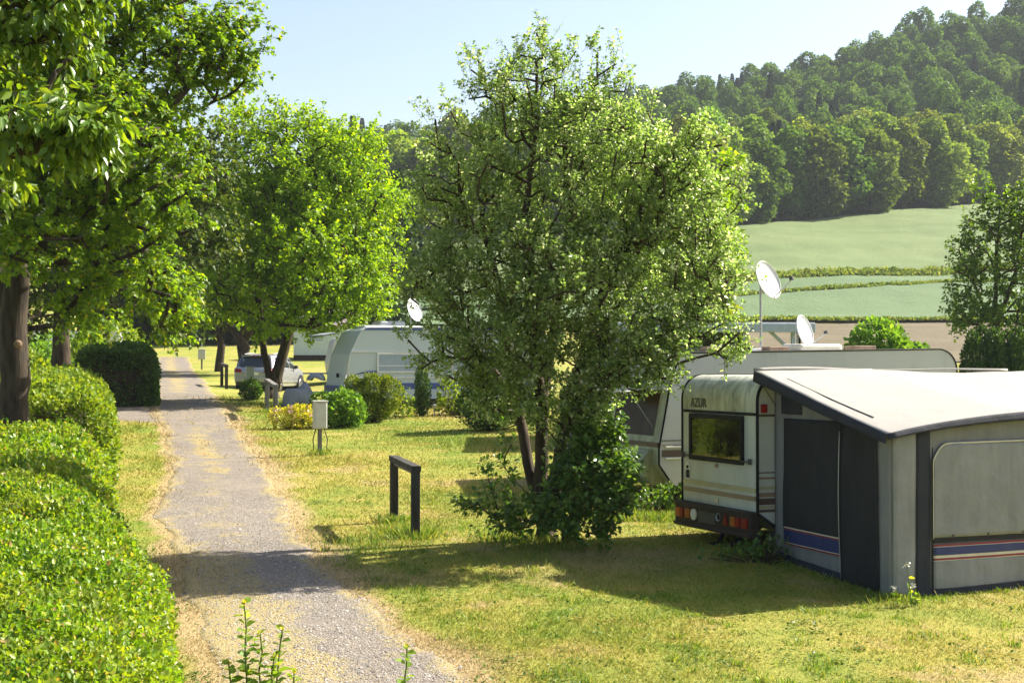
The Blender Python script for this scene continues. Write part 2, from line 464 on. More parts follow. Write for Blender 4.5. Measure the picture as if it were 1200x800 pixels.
def canvas(name, color, weave=220, var=.2, wr=.12):
    m, nt, out = new_mat(name)
    f = noise(nt, 2.2, 6, .62); s = noise(nt, 1.3, 5, .6, stretch=(5, 5, .6))
    c = ramp(nt, math_n(nt, 'ADD', math_n(nt, 'MULTIPLY', f, .5), math_n(nt, 'MULTIPLY', s, .5)), [(.35, [x*(1-var) for x in color]), (.65, [min(1, x*(1+var*.5)) for x in color])])
    h = math_n(nt, 'ADD', math_n(nt, 'MULTIPLY', noise(nt, weave, 2), .08), noise(nt, 3.5, 4, .55))
    principled(nt, out, c, .82, 0, .2, bump(nt, h, wr*2, .05)); return m
M_CANVAS_ROOF = canvas('white_awning_canvas', (.30, .285, .26), var=.06)
M_CANVAS = canvas('grey_awning_canvas', (.215, .212, .205), wr=.45)
M_CANVAS_LT = canvas('light_grey_canvas', (.25, .255, .255), wr=.45)
M_CANVAS_DK = canvas('charcoal_canvas', (.028, .028, .029), wr=.35)
M_CANVAS_NAVY = canvas('navy_canvas', (.036, .038, .05), wr=.3)
M_CANVAS_TEAL = canvas('teal_canvas', (.07, .13, .19))
M_TARP = canvas('grey_tarp', (.24, .265, .31), var=.15, wr=.4)
M_SEAM = plain('cream_piping', (.6, .55, .42), .6)
m, nt, out = new_mat('weathered_dark_wood')
f = noise(nt, 6, 6, .65, stretch=(1, 1, .15))
principled(nt, out, ramp(nt, f, [(.3, (.022, .02, .018)), (.7, (.085, .078, .07))]), .8, 0, .2, bump(nt, f, .6, .01)); M_WOOD = m
m, nt, out = new_mat('weathered_grey_wood')
f = noise(nt, 6, 6, .65, stretch=(1, 1, .15))
principled(nt, out, ramp(nt, f, [(.3, (.09, .085, .085)), (.7, (.23, .22, .21))]), .8, 0, .2, bump(nt, f, .6, .01)); M_WOODGREY = m
M_SHEET = plain('galvanised_sheet', (.36, .42, .48), .5, .2)
M_ROOFTILE = plain('mauve_roof_tiles', (.24, .19, .20), .8, 0, .3, 14)
M_BOXGREY = plain('pale_grey_polyester', (.50, .50, .47), .6, 0, .15, 5)
M_BRICK = plain('brown_blocks', (.28, .19, .13), .8, 0, .35, 12)

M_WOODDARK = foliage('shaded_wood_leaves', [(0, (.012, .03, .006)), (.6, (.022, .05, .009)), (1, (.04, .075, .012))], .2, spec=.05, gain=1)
# ------------------------------------------------------------------ leaves
def nrmz(a): return a/np.maximum(np.linalg.norm(a, axis=1, keepdims=True), 1e-9)

LEAF4 = np.array([(0,0,0), (.42,.42,.12), (0,1,-.08), (-.42,.42,.12)], float); LEAF4F = [(0,1,2), (0,2,3)]
LEAF6 = np.array([(0,0,0), (.30,.25,.07), (.36,.58,.10), (0,1.0,-.10), (-.36,.58,.10), (-.30,.25,.07)], float); LEAF6F = [(0,1,2,3), (0,3,4,5)]
LEAFN = np.array([(0,0,0), (.17,.22,.04), (.22,.5,.05), (0,1.0,-.16), (-.22,.5,.05), (-.17,.22,.04)], float)
LEAFM = np.array([(0,0,0), (.52,.18,.05), (.30,.52,.08), (0,1.0,-.10), (-.30,.52,.08), (-.52,.18,.05)], float)      # broad, lobed

def leaf_mesh(pos, nrm, tip, size, shape=LEAF6, faces=LEAF6F):
    tip = nrmz(tip); nrm = nrmz(nrm - tip*np.sum(nrm*tip, 1, keepdims=True)); sd = np.cross(tip, nrm)
    size = np.broadcast_to(np.asarray(size, float), (len(pos),))[:, None]
    V = [pos + size*(sd*a + tip*b + nrm*c) for a, b, c in shape]
    V = np.stack(V, 1); k = len(shape); n = len(pos)
    off = (np.arange(n)*k)[:, None]
    Fs = np.concatenate([off+np.array([f]) for f in faces], 0) if len(set(map(len, faces))) == 1 else None
    return V.reshape(-1, 3), Fs

def sticks(a, b, r0, r1, n=3):
    """straight n-sided twigs from points a to points b"""
    t = nrmz(b-a); ref = np.where(np.abs(t[:, 2:3]) < .9, np.array([[0,0,1.]]), np.array([[1.,0,0]]))
    u = nrmz(np.cross(t, ref)); w = np.cross(t, u); V = []
    r0 = np.broadcast_to(r0, (len(a),))[:, None]; r1 = np.broadcast_to(r1, (len(a),))[:, None]
    for P, r in ((a, r0), (b, r1)):
        for j in range(n):
            an = 2*PI*j/n; V.append(P+(u*math.cos(an)+w*math.sin(an))*r)
    V = np.stack(V, 1).reshape(-1, 3); off = (np.arange(len(a))*2*n)[:, None]
    F = np.concatenate([off+np.array([[j, (j+1) % n, n+(j+1) % n, n+j]]) for j in range(n)], 0)
    return V, F

# ------------------------------------------------------------------ branching
def skeleton(rng, trunks, targets, step=.35, sag=.15):
    pos, par = [], []
    def push(p, q): pos.append(np.array(p, float)); par.append(q); return len(pos)-1
    root = push(trunks[0][0], -1); nmain = 1
    for tr in trunks:
        last = root if np.allclose(tr[0], trunks[0][0]) else int(np.argmin([np.linalg.norm(np.array(tr[0])-p) for p in pos]))
        if not np.allclose(tr[0], pos[last]) : last = push(tr[0], last)
        for p in tr[1:]:
            p = np.array(p, float); q = pos[last].copy(); k = max(1, int(np.linalg.norm(p-q)/step))
            for j in range(1, k+1):
                last = push(q+(p-q)*j/k + rng.normal(0, .012*step/.35, 3), last)
    P0 = np.array(pos)
    dmin = np.array([np.min(np.linalg.norm(P0-t, axis=1)) for t in targets])
    cap = len(pos)+len(targets)*60
    A = np.zeros((cap, 3)); n = len(pos); A[:n] = P0
    base = P0[0]; ends = np.zeros(len(targets), int)
    for ti in np.argsort(dmin):
        t = targets[ti]; D = np.linalg.norm(A[:n]-t, axis=1)
        hb = np.linalg.norm(A[:n]-base, axis=1)
        cost = D + .9*np.maximum(0, A[:n, 2]-t[2]+.25*D) + .04*hb
        i = int(np.argmin(cost)); s = A[i].copy(); L = np.linalg.norm(t-s)
        pd = (A[i]-A[par[i]]) if par[i] >= 0 else np.array([0,0,1.]); pd = pd/max(1e-6, np.linalg.norm(pd))
        c = s + pd*L*.35 + np.array([0,0,sag*L]) + rng.normal(0, .06*L, 3)
        k = max(1, int(L/step)); last = i
        for j in range(1, k+1):
            u = j/k; p = (1-u)**2*s + 2*u*(1-u)*(.5*c+.5*(s+t)/2) + u*u*t
            if n >= cap: break
            A[n] = p; pos.append(p); par.append(last); last = n; n += 1
        ends[ti] = last
    return A[:n], np.array(par[:n]), ends

def limb_mesh(A, par, r_base, r_tip, ex=2.2, flare=1.5, flare_h=.5, min_r=0.0, wob=.0, rng=None):
    n = len(A); ch = [[] for _ in range(n)]
    for i in range(1, n):
        if par[i] >= 0: ch[par[i]].append(i)
    w = np.zeros(n)
    for i in range(n-1, -1, -1):
        w[i] = 1.0 if not ch[i] else sum(w[c] for c in ch[i])
    w = w/w[0]; r = r_tip + (r_base-r_tip)*w**(1/ex)
    r[0] = r_base
    h = A[:, 2]-A[0, 2]
    r = r*(1+(flare-1)*np.clip(1-h/flare_h, 0, 1)**2*(r > .5*r_base))
    V, F4, F6 = [], [], []; nv = 0; quads = []
    stack = [(0, None)]
    while stack:
        i, st = stack.pop(); chain = ([st] if st is not None else [])+[i]
        while ch[i]:
            b = max(ch[i], key=lambda c: w[c])
            for c in ch[i]:
                if c != b: stack.append((c, i))
            i = b; chain.append(i)
        if len(chain) < 2: continue
        cr = np.array([r[c] for c in chain]);
        if st is not None: cr[0] = min(cr[0], cr[1]*1.15)
        if len(cr) > 4 and cr.max() > .02:
            kk = min(4, len(cr)//2); ker = np.ones(2*kk+1)/(2*kk+1); cr = np.convolve(np.pad(cr, kk, 'edge'), ker, 'valid')
        if cr.max() < min_r: continue
        k = 10 if cr.max() > .1 else 7 if cr.max() > .035 else 4
        P = A[chain]; T = np.gradient(P, axis=0); T = nrmz(T)
        up = np.cross(T[0], (0, 0, 1.) if abs(T[0][2]) < .9 else (1., 0, 0)); up /= np.linalg.norm(up)
        for a in range(len(P)):
            up = up-T[a]*np.dot(up, T[a]); up /= max(1e-9, np.linalg.norm(up)); s = np.cross(T[a], up)
            for j in range(k):
                an = 2*PI*j/k; rr = cr[a]
                if wob and rr > .04: rr *= 1+wob*math.sin(3*an+1.3)*.5+wob*rng.normal(0, .25)
                V.append(P[a]+(up*math.cos(an)+s*math.sin(an))*rr)
        for a in range(len(P)-1):
            for j in range(k):
                j2 = (j+1) % k; quads.append((nv+a*k+j, nv+a*k+j2, nv+(a+1)*k+j2, nv+(a+1)*k+j))
        nv += len(P)*k
    return np.array(V), np.array(quads)

def sample_lobes(rng, lobes, n, shell=2.2, sep=.0, floor=None):
    """cluster centres in ellipsoids [(centre, (rx,ry,rz), weight)], more of them towards the skin"""
    C = np.array([l[0] for l in lobes], float); R = np.array([l[1] for l in lobes], float)
    W = np.array([l[2] if len(l) > 2 else np.prod(l[1])**.75 for l in lobes], float); W /= W.sum()
    out = []; tries = 0
    while len(out) < n and tries < n*30:
        tries += 1
        k = rng.choice(len(lobes), p=W); d = rng.normal(size=3); d /= np.linalg.norm(d)
        p = C[k]+R[k]*d*rng.random()**(1/shell)
        if floor is not None and p[2] < floor: continue
        inner = np.sum(((p-C)/R)**2, axis=1)
        if np.any(inner < .25) and rng.random() < .6: continue
        if sep and out and np.min(np.linalg.norm(np.array(out)-p, axis=1)) < sep: continue
        out.append(p)
    return np.array(out)

def twigs_and_leaves(rng, T, centre, n_twig, tw_len, n_leaf, size, up=.45, outw=.8, droop=.25, flat=.8, spread=.08, rnd=.75, shape=LEAF6, faces=LEAF6F, twig_r=.004):
    """twigs round every cluster centre T and the leaves along them"""
    m = len(T)*n_twig; O = np.repeat(T, n_twig, 0)
    out = nrmz(O-centre)
    d = nrmz(out*outw + np.array([[0,0,up]]) + rng.normal(0, rnd, (m, 3)))
    L = tw_len*rng.uniform(.55, 1.25, m)[:, None]
    a = O + rng.normal(0, spread, (m, 3)); b = a+d*L
    k = n_leaf; t = rng.uniform(.12, 1.05, (m*k, 1))
    A_, D_, L_ = np.repeat(a, k, 0), np.repeat(d, k, 0), np.repeat(L, k, 0)
    side = nrmz(np.cross(D_, rng.normal(size=(m*k, 3))))
    p = A_+D_*L_*t + side*size*.25
    tip = D_*.55+side*.9+np.array([[0,0,-droop]])+rng.normal(0, .2, (m*k, 3))
    nr = np.array([[0,0,flat]])+np.repeat(out, k, 0)*.4+rng.normal(0, .45, (m*k, 3))
    V, F = leaf_mesh(p, nr, tip, size*rng.uniform(.6, 1.2, m*k), shape, faces)
    tv = sticks(a, b, twig_r, twig_r*.5) if twig_r else None
    return V, F, tv

def join(parts):
    V, F, n = [], [], 0
    for v, f in parts:
        V.append(v); F.append(f+n); n += len(v)
    return np.concatenate(V), np.concatenate(F)

def make_tree(name, label, base, trunks, lobes, n_cl, leafmat, barkmat, r_base, r_tip=.006, centre=None, n_twig=6, tw_len=.5, n_leaf=9, size=.08,
              seed=1, shell=2.4, sep=0., step=.35, group=None, cat='tree', shape=LEAF6, twig_r=.004, extra=(), sag=.15, floor=None, up=.45, outw=.8, droop=.25, flat=.8, spread=.08, rnd=.75, flare=1.5, min_r=0.):
    """coordinates in world metres; the tree's empty stands at its base"""
    rng = np.random.default_rng(seed); b = np.array(base, float)
    T = sample_lobes(rng, lobes, n_cl, shell, sep, floor)
    if len(extra): T = np.concatenate([T, np.array(extra, float)])
    cen = np.array(centre if centre is not None else np.mean([l[0] for l in lobes], 0), float)
    trunks = [np.array(t, float) for t in trunks]
    A, par, ends = skeleton(rng, trunks, T, step, sag)
    bv, bf = limb_mesh(A, par, r_base, r_tip, wob=.12, rng=rng, flare=flare, min_r=min_r)
    lv, lf, tw = twigs_and_leaves(rng, T, cen-np.array([0,0,.5]), n_twig, tw_len, n_leaf, size, up, outw, droop, flat, spread, rnd, shape, twig_r=twig_r)
    if tw is not None: bv, bf = join([(bv, bf), tw])
    e = empty(name, tuple(b)); tag(e, label, cat, group)
    link('trunk', mesh_from('trunk', bv-b, [bf], [barkmat], smooth=True), e)
    link('crown', mesh_from('crown', lv-b, [lf], [leafmat]), e)
    return e

# ------------------------------------------------------------------ hedges and bushes
def dens_of(cx, cy, w, h):
    seg = np.hypot(np.diff(cx), np.diff(cy)); ar = w+1.7*h
    return (ar[1:]+ar[:-1])/2*seg
def hedge_shell(rng, n, cx, cy, w, h, s_w=None, sq=3.2, lump=.12, seed=0):
    """points and normals on a clipped hedge whose centre line, widths and heights are arrays"""
    seg = np.hypot(np.diff(cx), np.diff(cy)); S = np.concatenate([[0], np.cumsum(seg)])
    dens = np.interp((S[1:]+S[:-1])/2, S, (w+2*h)*(s_w if s_w is not None else 1.0))*seg
    cdf = np.concatenate([[0], np.cumsum(dens)])/np.sum(dens)
    s = np.interp(rng.random(n), cdf, S)
    gx = lambda a: np.interp(s, S, a)
    X, Y, Wd, H = gx(cx), gx(cy), gx(w), gx(h)
    tx, ty = np.interp(s, S, np.gradient(cx, S)), np.interp(s, S, np.gradient(cy, S)); q = np.hypot(tx, ty); tx, ty = tx/q, ty/q
    per = Wd+1.7*H; u = rng.random(n)*per
    # walk the box: right side up, top, left side down, with rounded corners by a superellipse
    t = np.where(u < .85*H, np.interp(u/(.85*H), [0, 1], [0, .25*PI]), np.where(u < .85*H+Wd, .25*PI+(u-.85*H)/Wd*.5*PI, .75*PI+(u-.85*H-Wd)/(.85*H)*.25*PI))
    c, sn = np.cos(t), np.sin(t); k = (np.abs(c)**sq+np.abs(sn)**sq)**(-1/sq)
    ca, sa = c*k, sn*k
    nc, ns = np.sign(c)*np.abs(ca)**(sq-1), np.abs(sa)**(sq-1); nl = np.hypot(nc, ns); nc, ns = nc/nl, ns/nl
    # local right = (ty, -tx)
    P = np.stack([X+ty*ca*Wd/2, Y-tx*ca*Wd/2, sa*H], 1); Nn = np.stack([ty*nc, -tx*nc, ns], 1)
    lp = fbm(P[:, 0]/.55, P[:, 1]/.55, P[:, 2]/.55, seed, 3)*lump
    P = P+Nn*lp[:, None]
    return P, Nn

def make_hedge(name, label, cx, cy, w, h, n, size, mat, seed=1, depth=.22, lump=.12, s_w=None, sq=3.2, group=None, shoots=0, zfun=gz, shape=LEAF6, capped=True, corefac=.86):
    rng = np.random.default_rng(seed); cx, cy, w, h = [np.asarray(a, float) for a in (cx, cy, w, h)]
    P, Nn = hedge_shell(rng, n, cx, cy, w, h, s_w, sq, lump, seed)
    if capped:      # leaves over both ends
        for e, sg in ((0, -1), (-1, 1)):
            m = max(60, int(1.35*n*w[e]*h[e]/max(.1, np.sum(dens_of(cx, cy, w, h)))))
            a, b = (0, 1) if e == 0 else (-2, -1)
            t = np.array([cx[b]-cx[a], cy[b]-cy[a]]); t /= np.linalg.norm(t)
            u = rng.uniform(-1, 1, m); v = rng.uniform(0, 1, m)
            ok = np.abs(u)**sq+np.abs(v)**sq < 1; u, v = u[ok], v[ok]
            q = np.stack([cx[e]+t[1]*u*w[e]/2, cy[e]-t[0]*u*w[e]/2, v*h[e]], 1); nn = np.tile(np.array([[t[0]*sg, t[1]*sg, .15]]), (len(q), 1))
            q = q+nn*fbm(q[:, 0]/.5, q[:, 1]/.5, q[:, 2]/.5, seed, 2)[:, None]*lump
            P = np.concatenate([P, q]); Nn = np.concatenate([Nn, nn])
    m = len(P); off = (.05-depth*rng.random(m)**1.6)[:, None]
    P = P+Nn*off+rng.normal(0, .02, (m, 3))
    tip = Nn*.55+np.array([[0,0,.25]])+rng.normal(0, .65, (m, 3)); nr = Nn*.7+np.array([[0,0,.55]])+rng.normal(0, .5, (m, 3))
    sz = size if np.isscalar(size) else np.interp(P[:, 1], size[0], size[1])
    V, F = leaf_mesh(P, nr, tip, sz*rng.uniform(.55, 1.25, m), shape, LEAF6F)
    if shoots:
        i = rng.choice(m, shoots); i = i[Nn[i][:, 2] > .3]
        a = P[i]; d = nrmz(np.array([[0,0,1.]])+Nn[i]*.4+rng.normal(0, .35, (len(i), 3))); L = rng.uniform(.1, .34, (len(i), 1))
        k = 7; q = np.repeat(a, k, 0)+np.repeat(d*L, k, 0)*rng.random((len(i)*k, 1))
        s2 = rng.normal(size=(len(q), 3)); szz = (np.repeat(sz[i], k) if not np.isscalar(sz) else sz)
        V2, F2 = leaf_mesh(q, np.repeat(d, k, 0)+rng.normal(0, .6, (len(q), 3)), s2*.8+np.repeat(d, k, 0), szz*rng.uniform(.5, 1.05, len(q)), shape, LEAF6F)
        V, F = join([(V, F), (V2, F2)])
    b = np.array([cx[0], cy[0], 0.0]); b[2] = g1(b[0], b[1])
    V[:, 2] += zfun(V[:, 0], V[:, 1])
    e = empty(name, tuple(b)); tag(e, label, 'hedge', group)
    link('foliage', mesh_from('foliage', V-b, [F], [mat]), e)
    # woody inside
    C = []; k = len(cx)
    tx, ty = np.gradient(cx), np.gradient(cy); q = np.hypot(tx, ty); tx, ty = tx/q, ty/q
    for i in range(k):
        for j in range(9):
            t = PI*j/8; c, s = math.cos(t), math.sin(t); kk = (abs(c)**sq+abs(s)**sq)**(-1/sq)
            ww = max(.05, w[i]/2-.30); hh = max(.1, h[i]-.30)
            x, y = cx[i]+ty[i]*c*kk*ww, cy[i]-tx[i]*c*kk*ww
            C.append((x, y, g1(x, y)+s*kk*hh-.02))
    C = np.array(C)-b; f = [(i*9+j, i*9+j+1, (i+1)*9+j+1, (i+1)*9+j) for i in range(k-1) for j in range(8)]
    caps = np.array([[i*9+j for j in range(9)] for i in (0, k-1)])
    link('branches', mesh_from('branches', C, [np.array(f), caps], [M_BARK_DARK]), e)
    return e

def make_bush(name, label, base, lobes, n, size, mat, seed=1, cat='bush', group=None, depth=.3, lump=.1, up=.4, shape=LEAF6, stem=True, flowers=None):
    """lobes in metres relative to the base: [(cx,cy,cz,rx,ry,rz)]"""
    rng = np.random.default_rng(seed); L = np.array(lobes, float); W = (L[:, 3]*L[:, 5]); W /= W.sum()
    k = rng.choice(len(L), n, p=W); d = nrmz(rng.normal(size=(n, 3))); r = 1-depth*rng.random(n)**1.4
    P = L[k, :3]+L[k, 3:6]*d*r[:, None]
    P += d*(fbm(P[:, 0]/.25, P[:, 1]/.25, P[:, 2]/.25, seed, 2)*lump)[:, None]
    ok = P[:, 2] > .01; P, d = P[ok], d[ok]
    inner = np.min(np.sum(((P[:, None]-L[None, :, :3])/L[None, :, 3:6])**2, 2), 1); ok = inner > .3; P, d = P[ok], d[ok]; m = len(P)
    tip = d*.6+np.array([[0,0,up]])+rng.normal(0, .5, (m, 3)); nr = d*.6+np.array([[0,0,.5]])+rng.normal(0, .5, (m, 3))
    V, F = leaf_mesh(P, nr, tip, size*rng.uniform(.6, 1.25, m), shape, LEAF6F)
    e = empty(name, tuple(base)); tag(e, label, cat, group)
    link('foliage', mesh_from('foliage', V, [F], [mat]), e)
    if stem:
        q = P[rng.choice(m, min(m, 60))]; a = np.stack([q[:, 0]*.12, q[:, 1]*.12, np.full(len(q), -.03)], 1)
        sv, sf = sticks(a, q*.9, .014, .004, 4)
        link('stems', mesh_from('stems', sv, [sf], [M_BARK_DARK]), e)
    if flowers:
        cnt, fs, fm = flowers; i = rng.choice(m, cnt*3); i = i[d[i][:, 2] > -.1][:cnt]
        FV, FF = [], []
        c = P[i]+d[i]*.03; pts = np.repeat(c, 7, 0)+rng.normal(0, fs*.35, (len(c)*7, 3))
        fv, ff = leaf_mesh(pts, np.repeat(d[i], 7, 0)+rng.normal(0, .4, (len(pts), 3)), rng.normal(size=(len(pts), 3)), fs, LEAFM, LEAF6F)
        link('blossom', mesh_from('blossom', fv, [ff], [fm]), e)
    return e
# ------------------------------------------------------------------ ground
def axis(*segs):
    out = []
    for a, b, s in segs: out.append(np.arange(a, b, s))
    return np.concatenate(out+[[segs[-1][1]]])
gxs = axis((-800, -400, 100), (-400, -100, 15), (-100, -30, 3), (-30, -12, .8), (-12, 12, .3), (12, 30, .8), (30, 120, 3), (120, 400, 15), (400, 800, 100))
gys = axis((-60, -4, 7), (-4, 6, 1), (6, 60, .3), (60, 110, 1), (110, 200, 2.5), (200, 600, 8), (600, 1000, 50), (1000, 1400, 100))
GX, GY = np.meshgrid(gxs, gys, indexing='ij')
V = np.stack([GX, GY, gz(GX, GY)], -1); a, b = GX.shape
I = np.arange(a*b).reshape(a, b)
F = np.stack([I[:-1, :-1], I[1:, :-1], I[1:, 1:], I[:-1, 1:]], -1).reshape(-1, 4)
GROUND_ME = mesh_from('ground', V.reshape(-1, 3), [F], [M_LAWN], smooth=True)
tag(link('ground', GROUND_ME), kind='structure')

def sheet(name, lefts, rights, nu, nv, off, mat, attr=None, kind='structure', bump_amp=0.0, seed=0):
    """a strip of ground cover between two polylines of (x, y)"""
    L, R = np.array(lefts, float), np.array(rights, float)
    def res(P, n):
        s = np.concatenate([[0], np.cumsum(np.hypot(*np.diff(P, axis=0).T))]); q = np.linspace(0, s[-1], n)
        return np.stack([np.interp(q, s, P[:, 0]), np.interp(q, s, P[:, 1])], 1)
    L, R = res(L, nv), res(R, nv); t = np.linspace(0, 1, nu)
    P = L[None]*(1-t)[:, None, None]+R[None]*t[:, None, None]
    Z = gz(P[..., 0], P[..., 1])+off
    if attr is not None: Z = Z-.05*(1-sstep(np.minimum(t, 1-t)/.06))[:, None]+.012*vnoise(P[..., 0]*2.2, P[..., 1]*2.2, seed=6)*(np.minimum(t, 1-t) < .12)[:, None]
    if bump_amp: Z = Z+bump_amp*vnoise(P[..., 0]/2.5, P[..., 1]/6, seed=seed)
    V = np.concatenate([P, Z[..., None]], -1); I = np.arange(nu*nv).reshape(nu, nv)
    F = np.stack([I[:-1, :-1], I[1:, :-1], I[1:, 1:], I[:-1, 1:]], -1).reshape(-1, 4)
    me = mesh_from(name, V.reshape(-1, 3), [F], [mat], smooth=True)
    if attr is not None:
        at = me.attributes.new('worn', 'FLOAT', 'POINT'); at.data.foreach_set('value', attr(t[:, None]*np.ones((1, nv)), np.ones((nu, 1))*np.linspace(0, 1, nv)[None], P).astype(np.float32).ravel())
    return tag(link(name, me), kind=kind)

# ------------------------------------------------------------------ the gravel track, read off where its edges lie on the ground
PATH_L = [(262, 900), (240, 800), (222, 740), (212, 690), (198, 640), (176, 600), (190, 570), (196, 540), (190, 515), (182, 495), (176, 475), (178, 455), (180, 440), (181, 428), (182, 418)]
PATH_R = [(680, 900), (562, 800), (475, 740), (425, 700), (378, 660), (345, 625), (345, 600), (322, 565), (303, 535), (284, 508), (268, 484), (256, 464), (246, 450), (232, 438), (226, 428), (222, 418)]
pl = [ground_at(*p).to_2d() for p in PATH_L]; pr = [ground_at(*p).to_2d() for p in PATH_R]
def wig(P, seed, amp):
    P = np.array(P); s = np.concatenate([[0], np.cumsum(np.hypot(*np.diff(P, axis=0).T))]); q = np.arange(0, s[-1], .22)
    X, Y = np.interp(q, s, P[:, 0]), np.interp(q, s, P[:, 1])
    k = np.exp(-.5*(np.arange(-8, 9)/3.5)**2); k /= k.sum(); X = np.convolve(np.pad(X, 8, 'edge'), k, 'valid'); Y = np.convolve(np.pad(Y, 8, 'edge'), k, 'valid')
    return np.stack([X+amp*fbm(q/1.1, q*0, seed=seed, oct=4), Y], 1)
WL, WR = wig(pl, 11, .10), wig(pr, 12, .10)
def worn(u, v, P):
    d = P[..., 1]
    edge = np.minimum(u, 1-u)
    e = .27*(1-sstep(edge/.24))
    mid = .10*np.exp(-((u-.46)/.17)**2)
    mid = mid+.08*np.exp(-((u-.30)/.16)**2)*sstep((24-d)/6)+.34*(1-sstep((u-.20)/.42))*sstep((22-d)/2.5)+.16*np.exp(-((u-.45)/.16)**2-((d-34.5)/4.5)**2)
    return .08+e+mid+.14*sstep((d-48)/20)*np.exp(-((u-.4)/.2)**2)
sheet('gravel_path', WL, WR, 40, 460, .016, M_GRAVEL, worn)
# the side lane that turns off to the left behind the strip of grass
ln = [ground_at(*p).to_2d() for p in [(60, 494), (140, 495), (200, 498)]]; lf = [ground_at(*p).to_2d() for p in [(60, 470), (140, 473), (200, 470)]]
sheet('side_lane', [(p[0], p[1]) for p in lf], [(p[0], p[1]) for p in ln], 16, 40, .010, M_GRAVEL, lambda u, v, P: .06+.25*(1-sstep(np.minimum(u, 1-u)/.2)))

# ------------------------------------------------------------------ fields on the slope
def line(f, x0, x1, n=60):
    xs = np.linspace(x0, x1, n); return [(x, float(f(x))) for x in xs]
y_soil0 = lambda x: 92+.05*x
y_bot = lambda x: 158+.28*(x-33)
y_b1 = lambda x: 186.5+.36*(x-30)          # lower bank
y_b2 = lambda x: 201+.34*(x-32)            # upper bank
y_top = lambda x: edge_y(x)-1.0
X0, X1 = -34, 170
sheet('ploughed_field', line(y_soil0, 16, X1), line(y_bot, 16, X1), 60, 120, .06, M_SOIL, bump_amp=.05)
sheet('lower_wheat_field', line(lambda x: y_bot(x)+1.2, X0, X1), line(lambda x: y_b1(x)-1.2, X0, X1), 50, 120, .55, M_WHEAT_BLUE, bump_amp=.12, seed=2)
sheet('middle_wheat_field', line(lambda x: y_b1(x)+1.0, X0, X1), line(lambda x: y_b2(x)-2.2, X0, X1), 30, 120, .55, M_WHEAT_BLUE, bump_amp=.12, seed=3)
sheet('upper_wheat_field', line(lambda x: y_b2(x)+2.0, X0, X1), line(lambda x: y_top(x)+2, X0, X1), 60, 120, .6, M_WHEAT, bump_amp=.15, seed=4)
sheet('forest_floor', line(lambda x: y_top(x)+1, -330, 330, 120), line(lambda x: 700, -330, 330, 120), 60, 120, .35, M_FLOOR)

def margin(name, f, x0, x1, half, h, n, size, seed, mat=None):
    rng = np.random.default_rng(seed); x = rng.uniform(x0, x1, n); y = np.array([f(a) for a in x])+rng.normal(0, half*.5, n)
    top = h*(.45+.55*np.abs(fbm(x/2.2, y/1.5, seed=seed)))
    z = gz(x, y)+.3+top*rng.random(n)**.6
    d = nrmz(np.stack([rng.normal(0, .5, n), rng.normal(0, .5, n), np.ones(n)], 1))
    V, F = leaf_mesh(np.stack([x, y, z], 1), rng.normal(size=(n, 3))+np.array([[0, -.5, .4]]), d, size*rng.uniform(.5, 1.3, n), LEAF6, LEAF6F)
    return tag(link(name, mesh_from(name, V, [F], [mat or M_MARGIN])), 'strip of rough tall grass between the wheat fields', 'grass', kind='stuff')
margin('rough_grass', y_b1, 0, 110, .8, .45, 9000, .33, 1)
margin('rough_grass', y_b2, 0, 110, 1.9, 1.0, 26000, .36, 2)
margin('rough_grass', y_bot, 0, 90, .8, .35, 9000, .3, 3)

# ------------------------------------------------------------------ lawn grass, mown short, longer round posts and walls
def in_path(x, y):
    l = np.interp(y, WL[:, 1], WL[:, 0]); r = np.interp(y, WR[:, 1], WR[:, 0])
    w = np.minimum(x-l, r-x); return w
def blades(name, x, y, h, w, seed, mat, lean=.5, label=None):
    rng = np.random.default_rng(seed); n = len(x)
    P = np.stack([x, y, gz(x, y)-.004], 1)
    d = nrmz(np.stack([rng.normal(0, lean, n), rng.normal(0, lean, n), np.ones(n)], 1)); ang = rng.uniform(0, 2*PI, n)
    sd = np.stack([np.cos(ang), np.sin(ang), np.zeros(n)], 1)*np.asarray(w)[..., None]
    hh = (np.asarray(h)*rng.uniform(.5, 1.3, n))[:, None]
    V = np.stack([P-sd, P+sd, P+d*hh*.6+sd*.6, P+d*hh+np.array([[0, 0, -.15]])*hh], 1).reshape(-1, 3)
    F = (np.arange(n)*4)[:, None]+np.array([[0, 1, 2, 3]])
    return tag(link(name, mesh_from(name, V, [F], [mat])), label, 'grass', kind='stuff')
rng = np.random.default_rng(5)
n = 520000
yy = 12.5+ (52-12.5)*rng.random(n)**2.1; px = rng.uniform(120, 1230, n); xx = (px-600)/F_PX*yy
wp = in_path(xx, yy); k = (wp < .16+.30*rng.normal(0, .6, n)) | ((rng.random(n) < .05))
lL, lR = np.interp(yy, WL[:, 1], WL[:, 0]), np.interp(yy, WR[:, 1], WR[:, 0]); uu = np.clip((xx-lL)/(lR-lL), 0, 1)
k |= rng.random(n) < np.clip((worn(uu, 0, np.stack([xx, yy], -1))-.17)*1.5, 0, .6)
k &= ~((xx < lL-.05) & (yy > 41.9+.3*rng.normal(size=n)) & (yy < 49.3))
xx, yy = xx[k], yy[k]
hgt = .030+.0011*(yy-12); hgt *= (1+.6*np.clip(fbm(xx/1.5, yy/1.5, seed=9), -.7, 1))*rng.lognormal(0, .35, len(xx))
lawn = blades('lawn_grass', xx, yy, hgt, .0035+.00035*(yy-12), 6, M_BLADES, .7, 'short mown grass, green and dry in patches, covering the lawn')

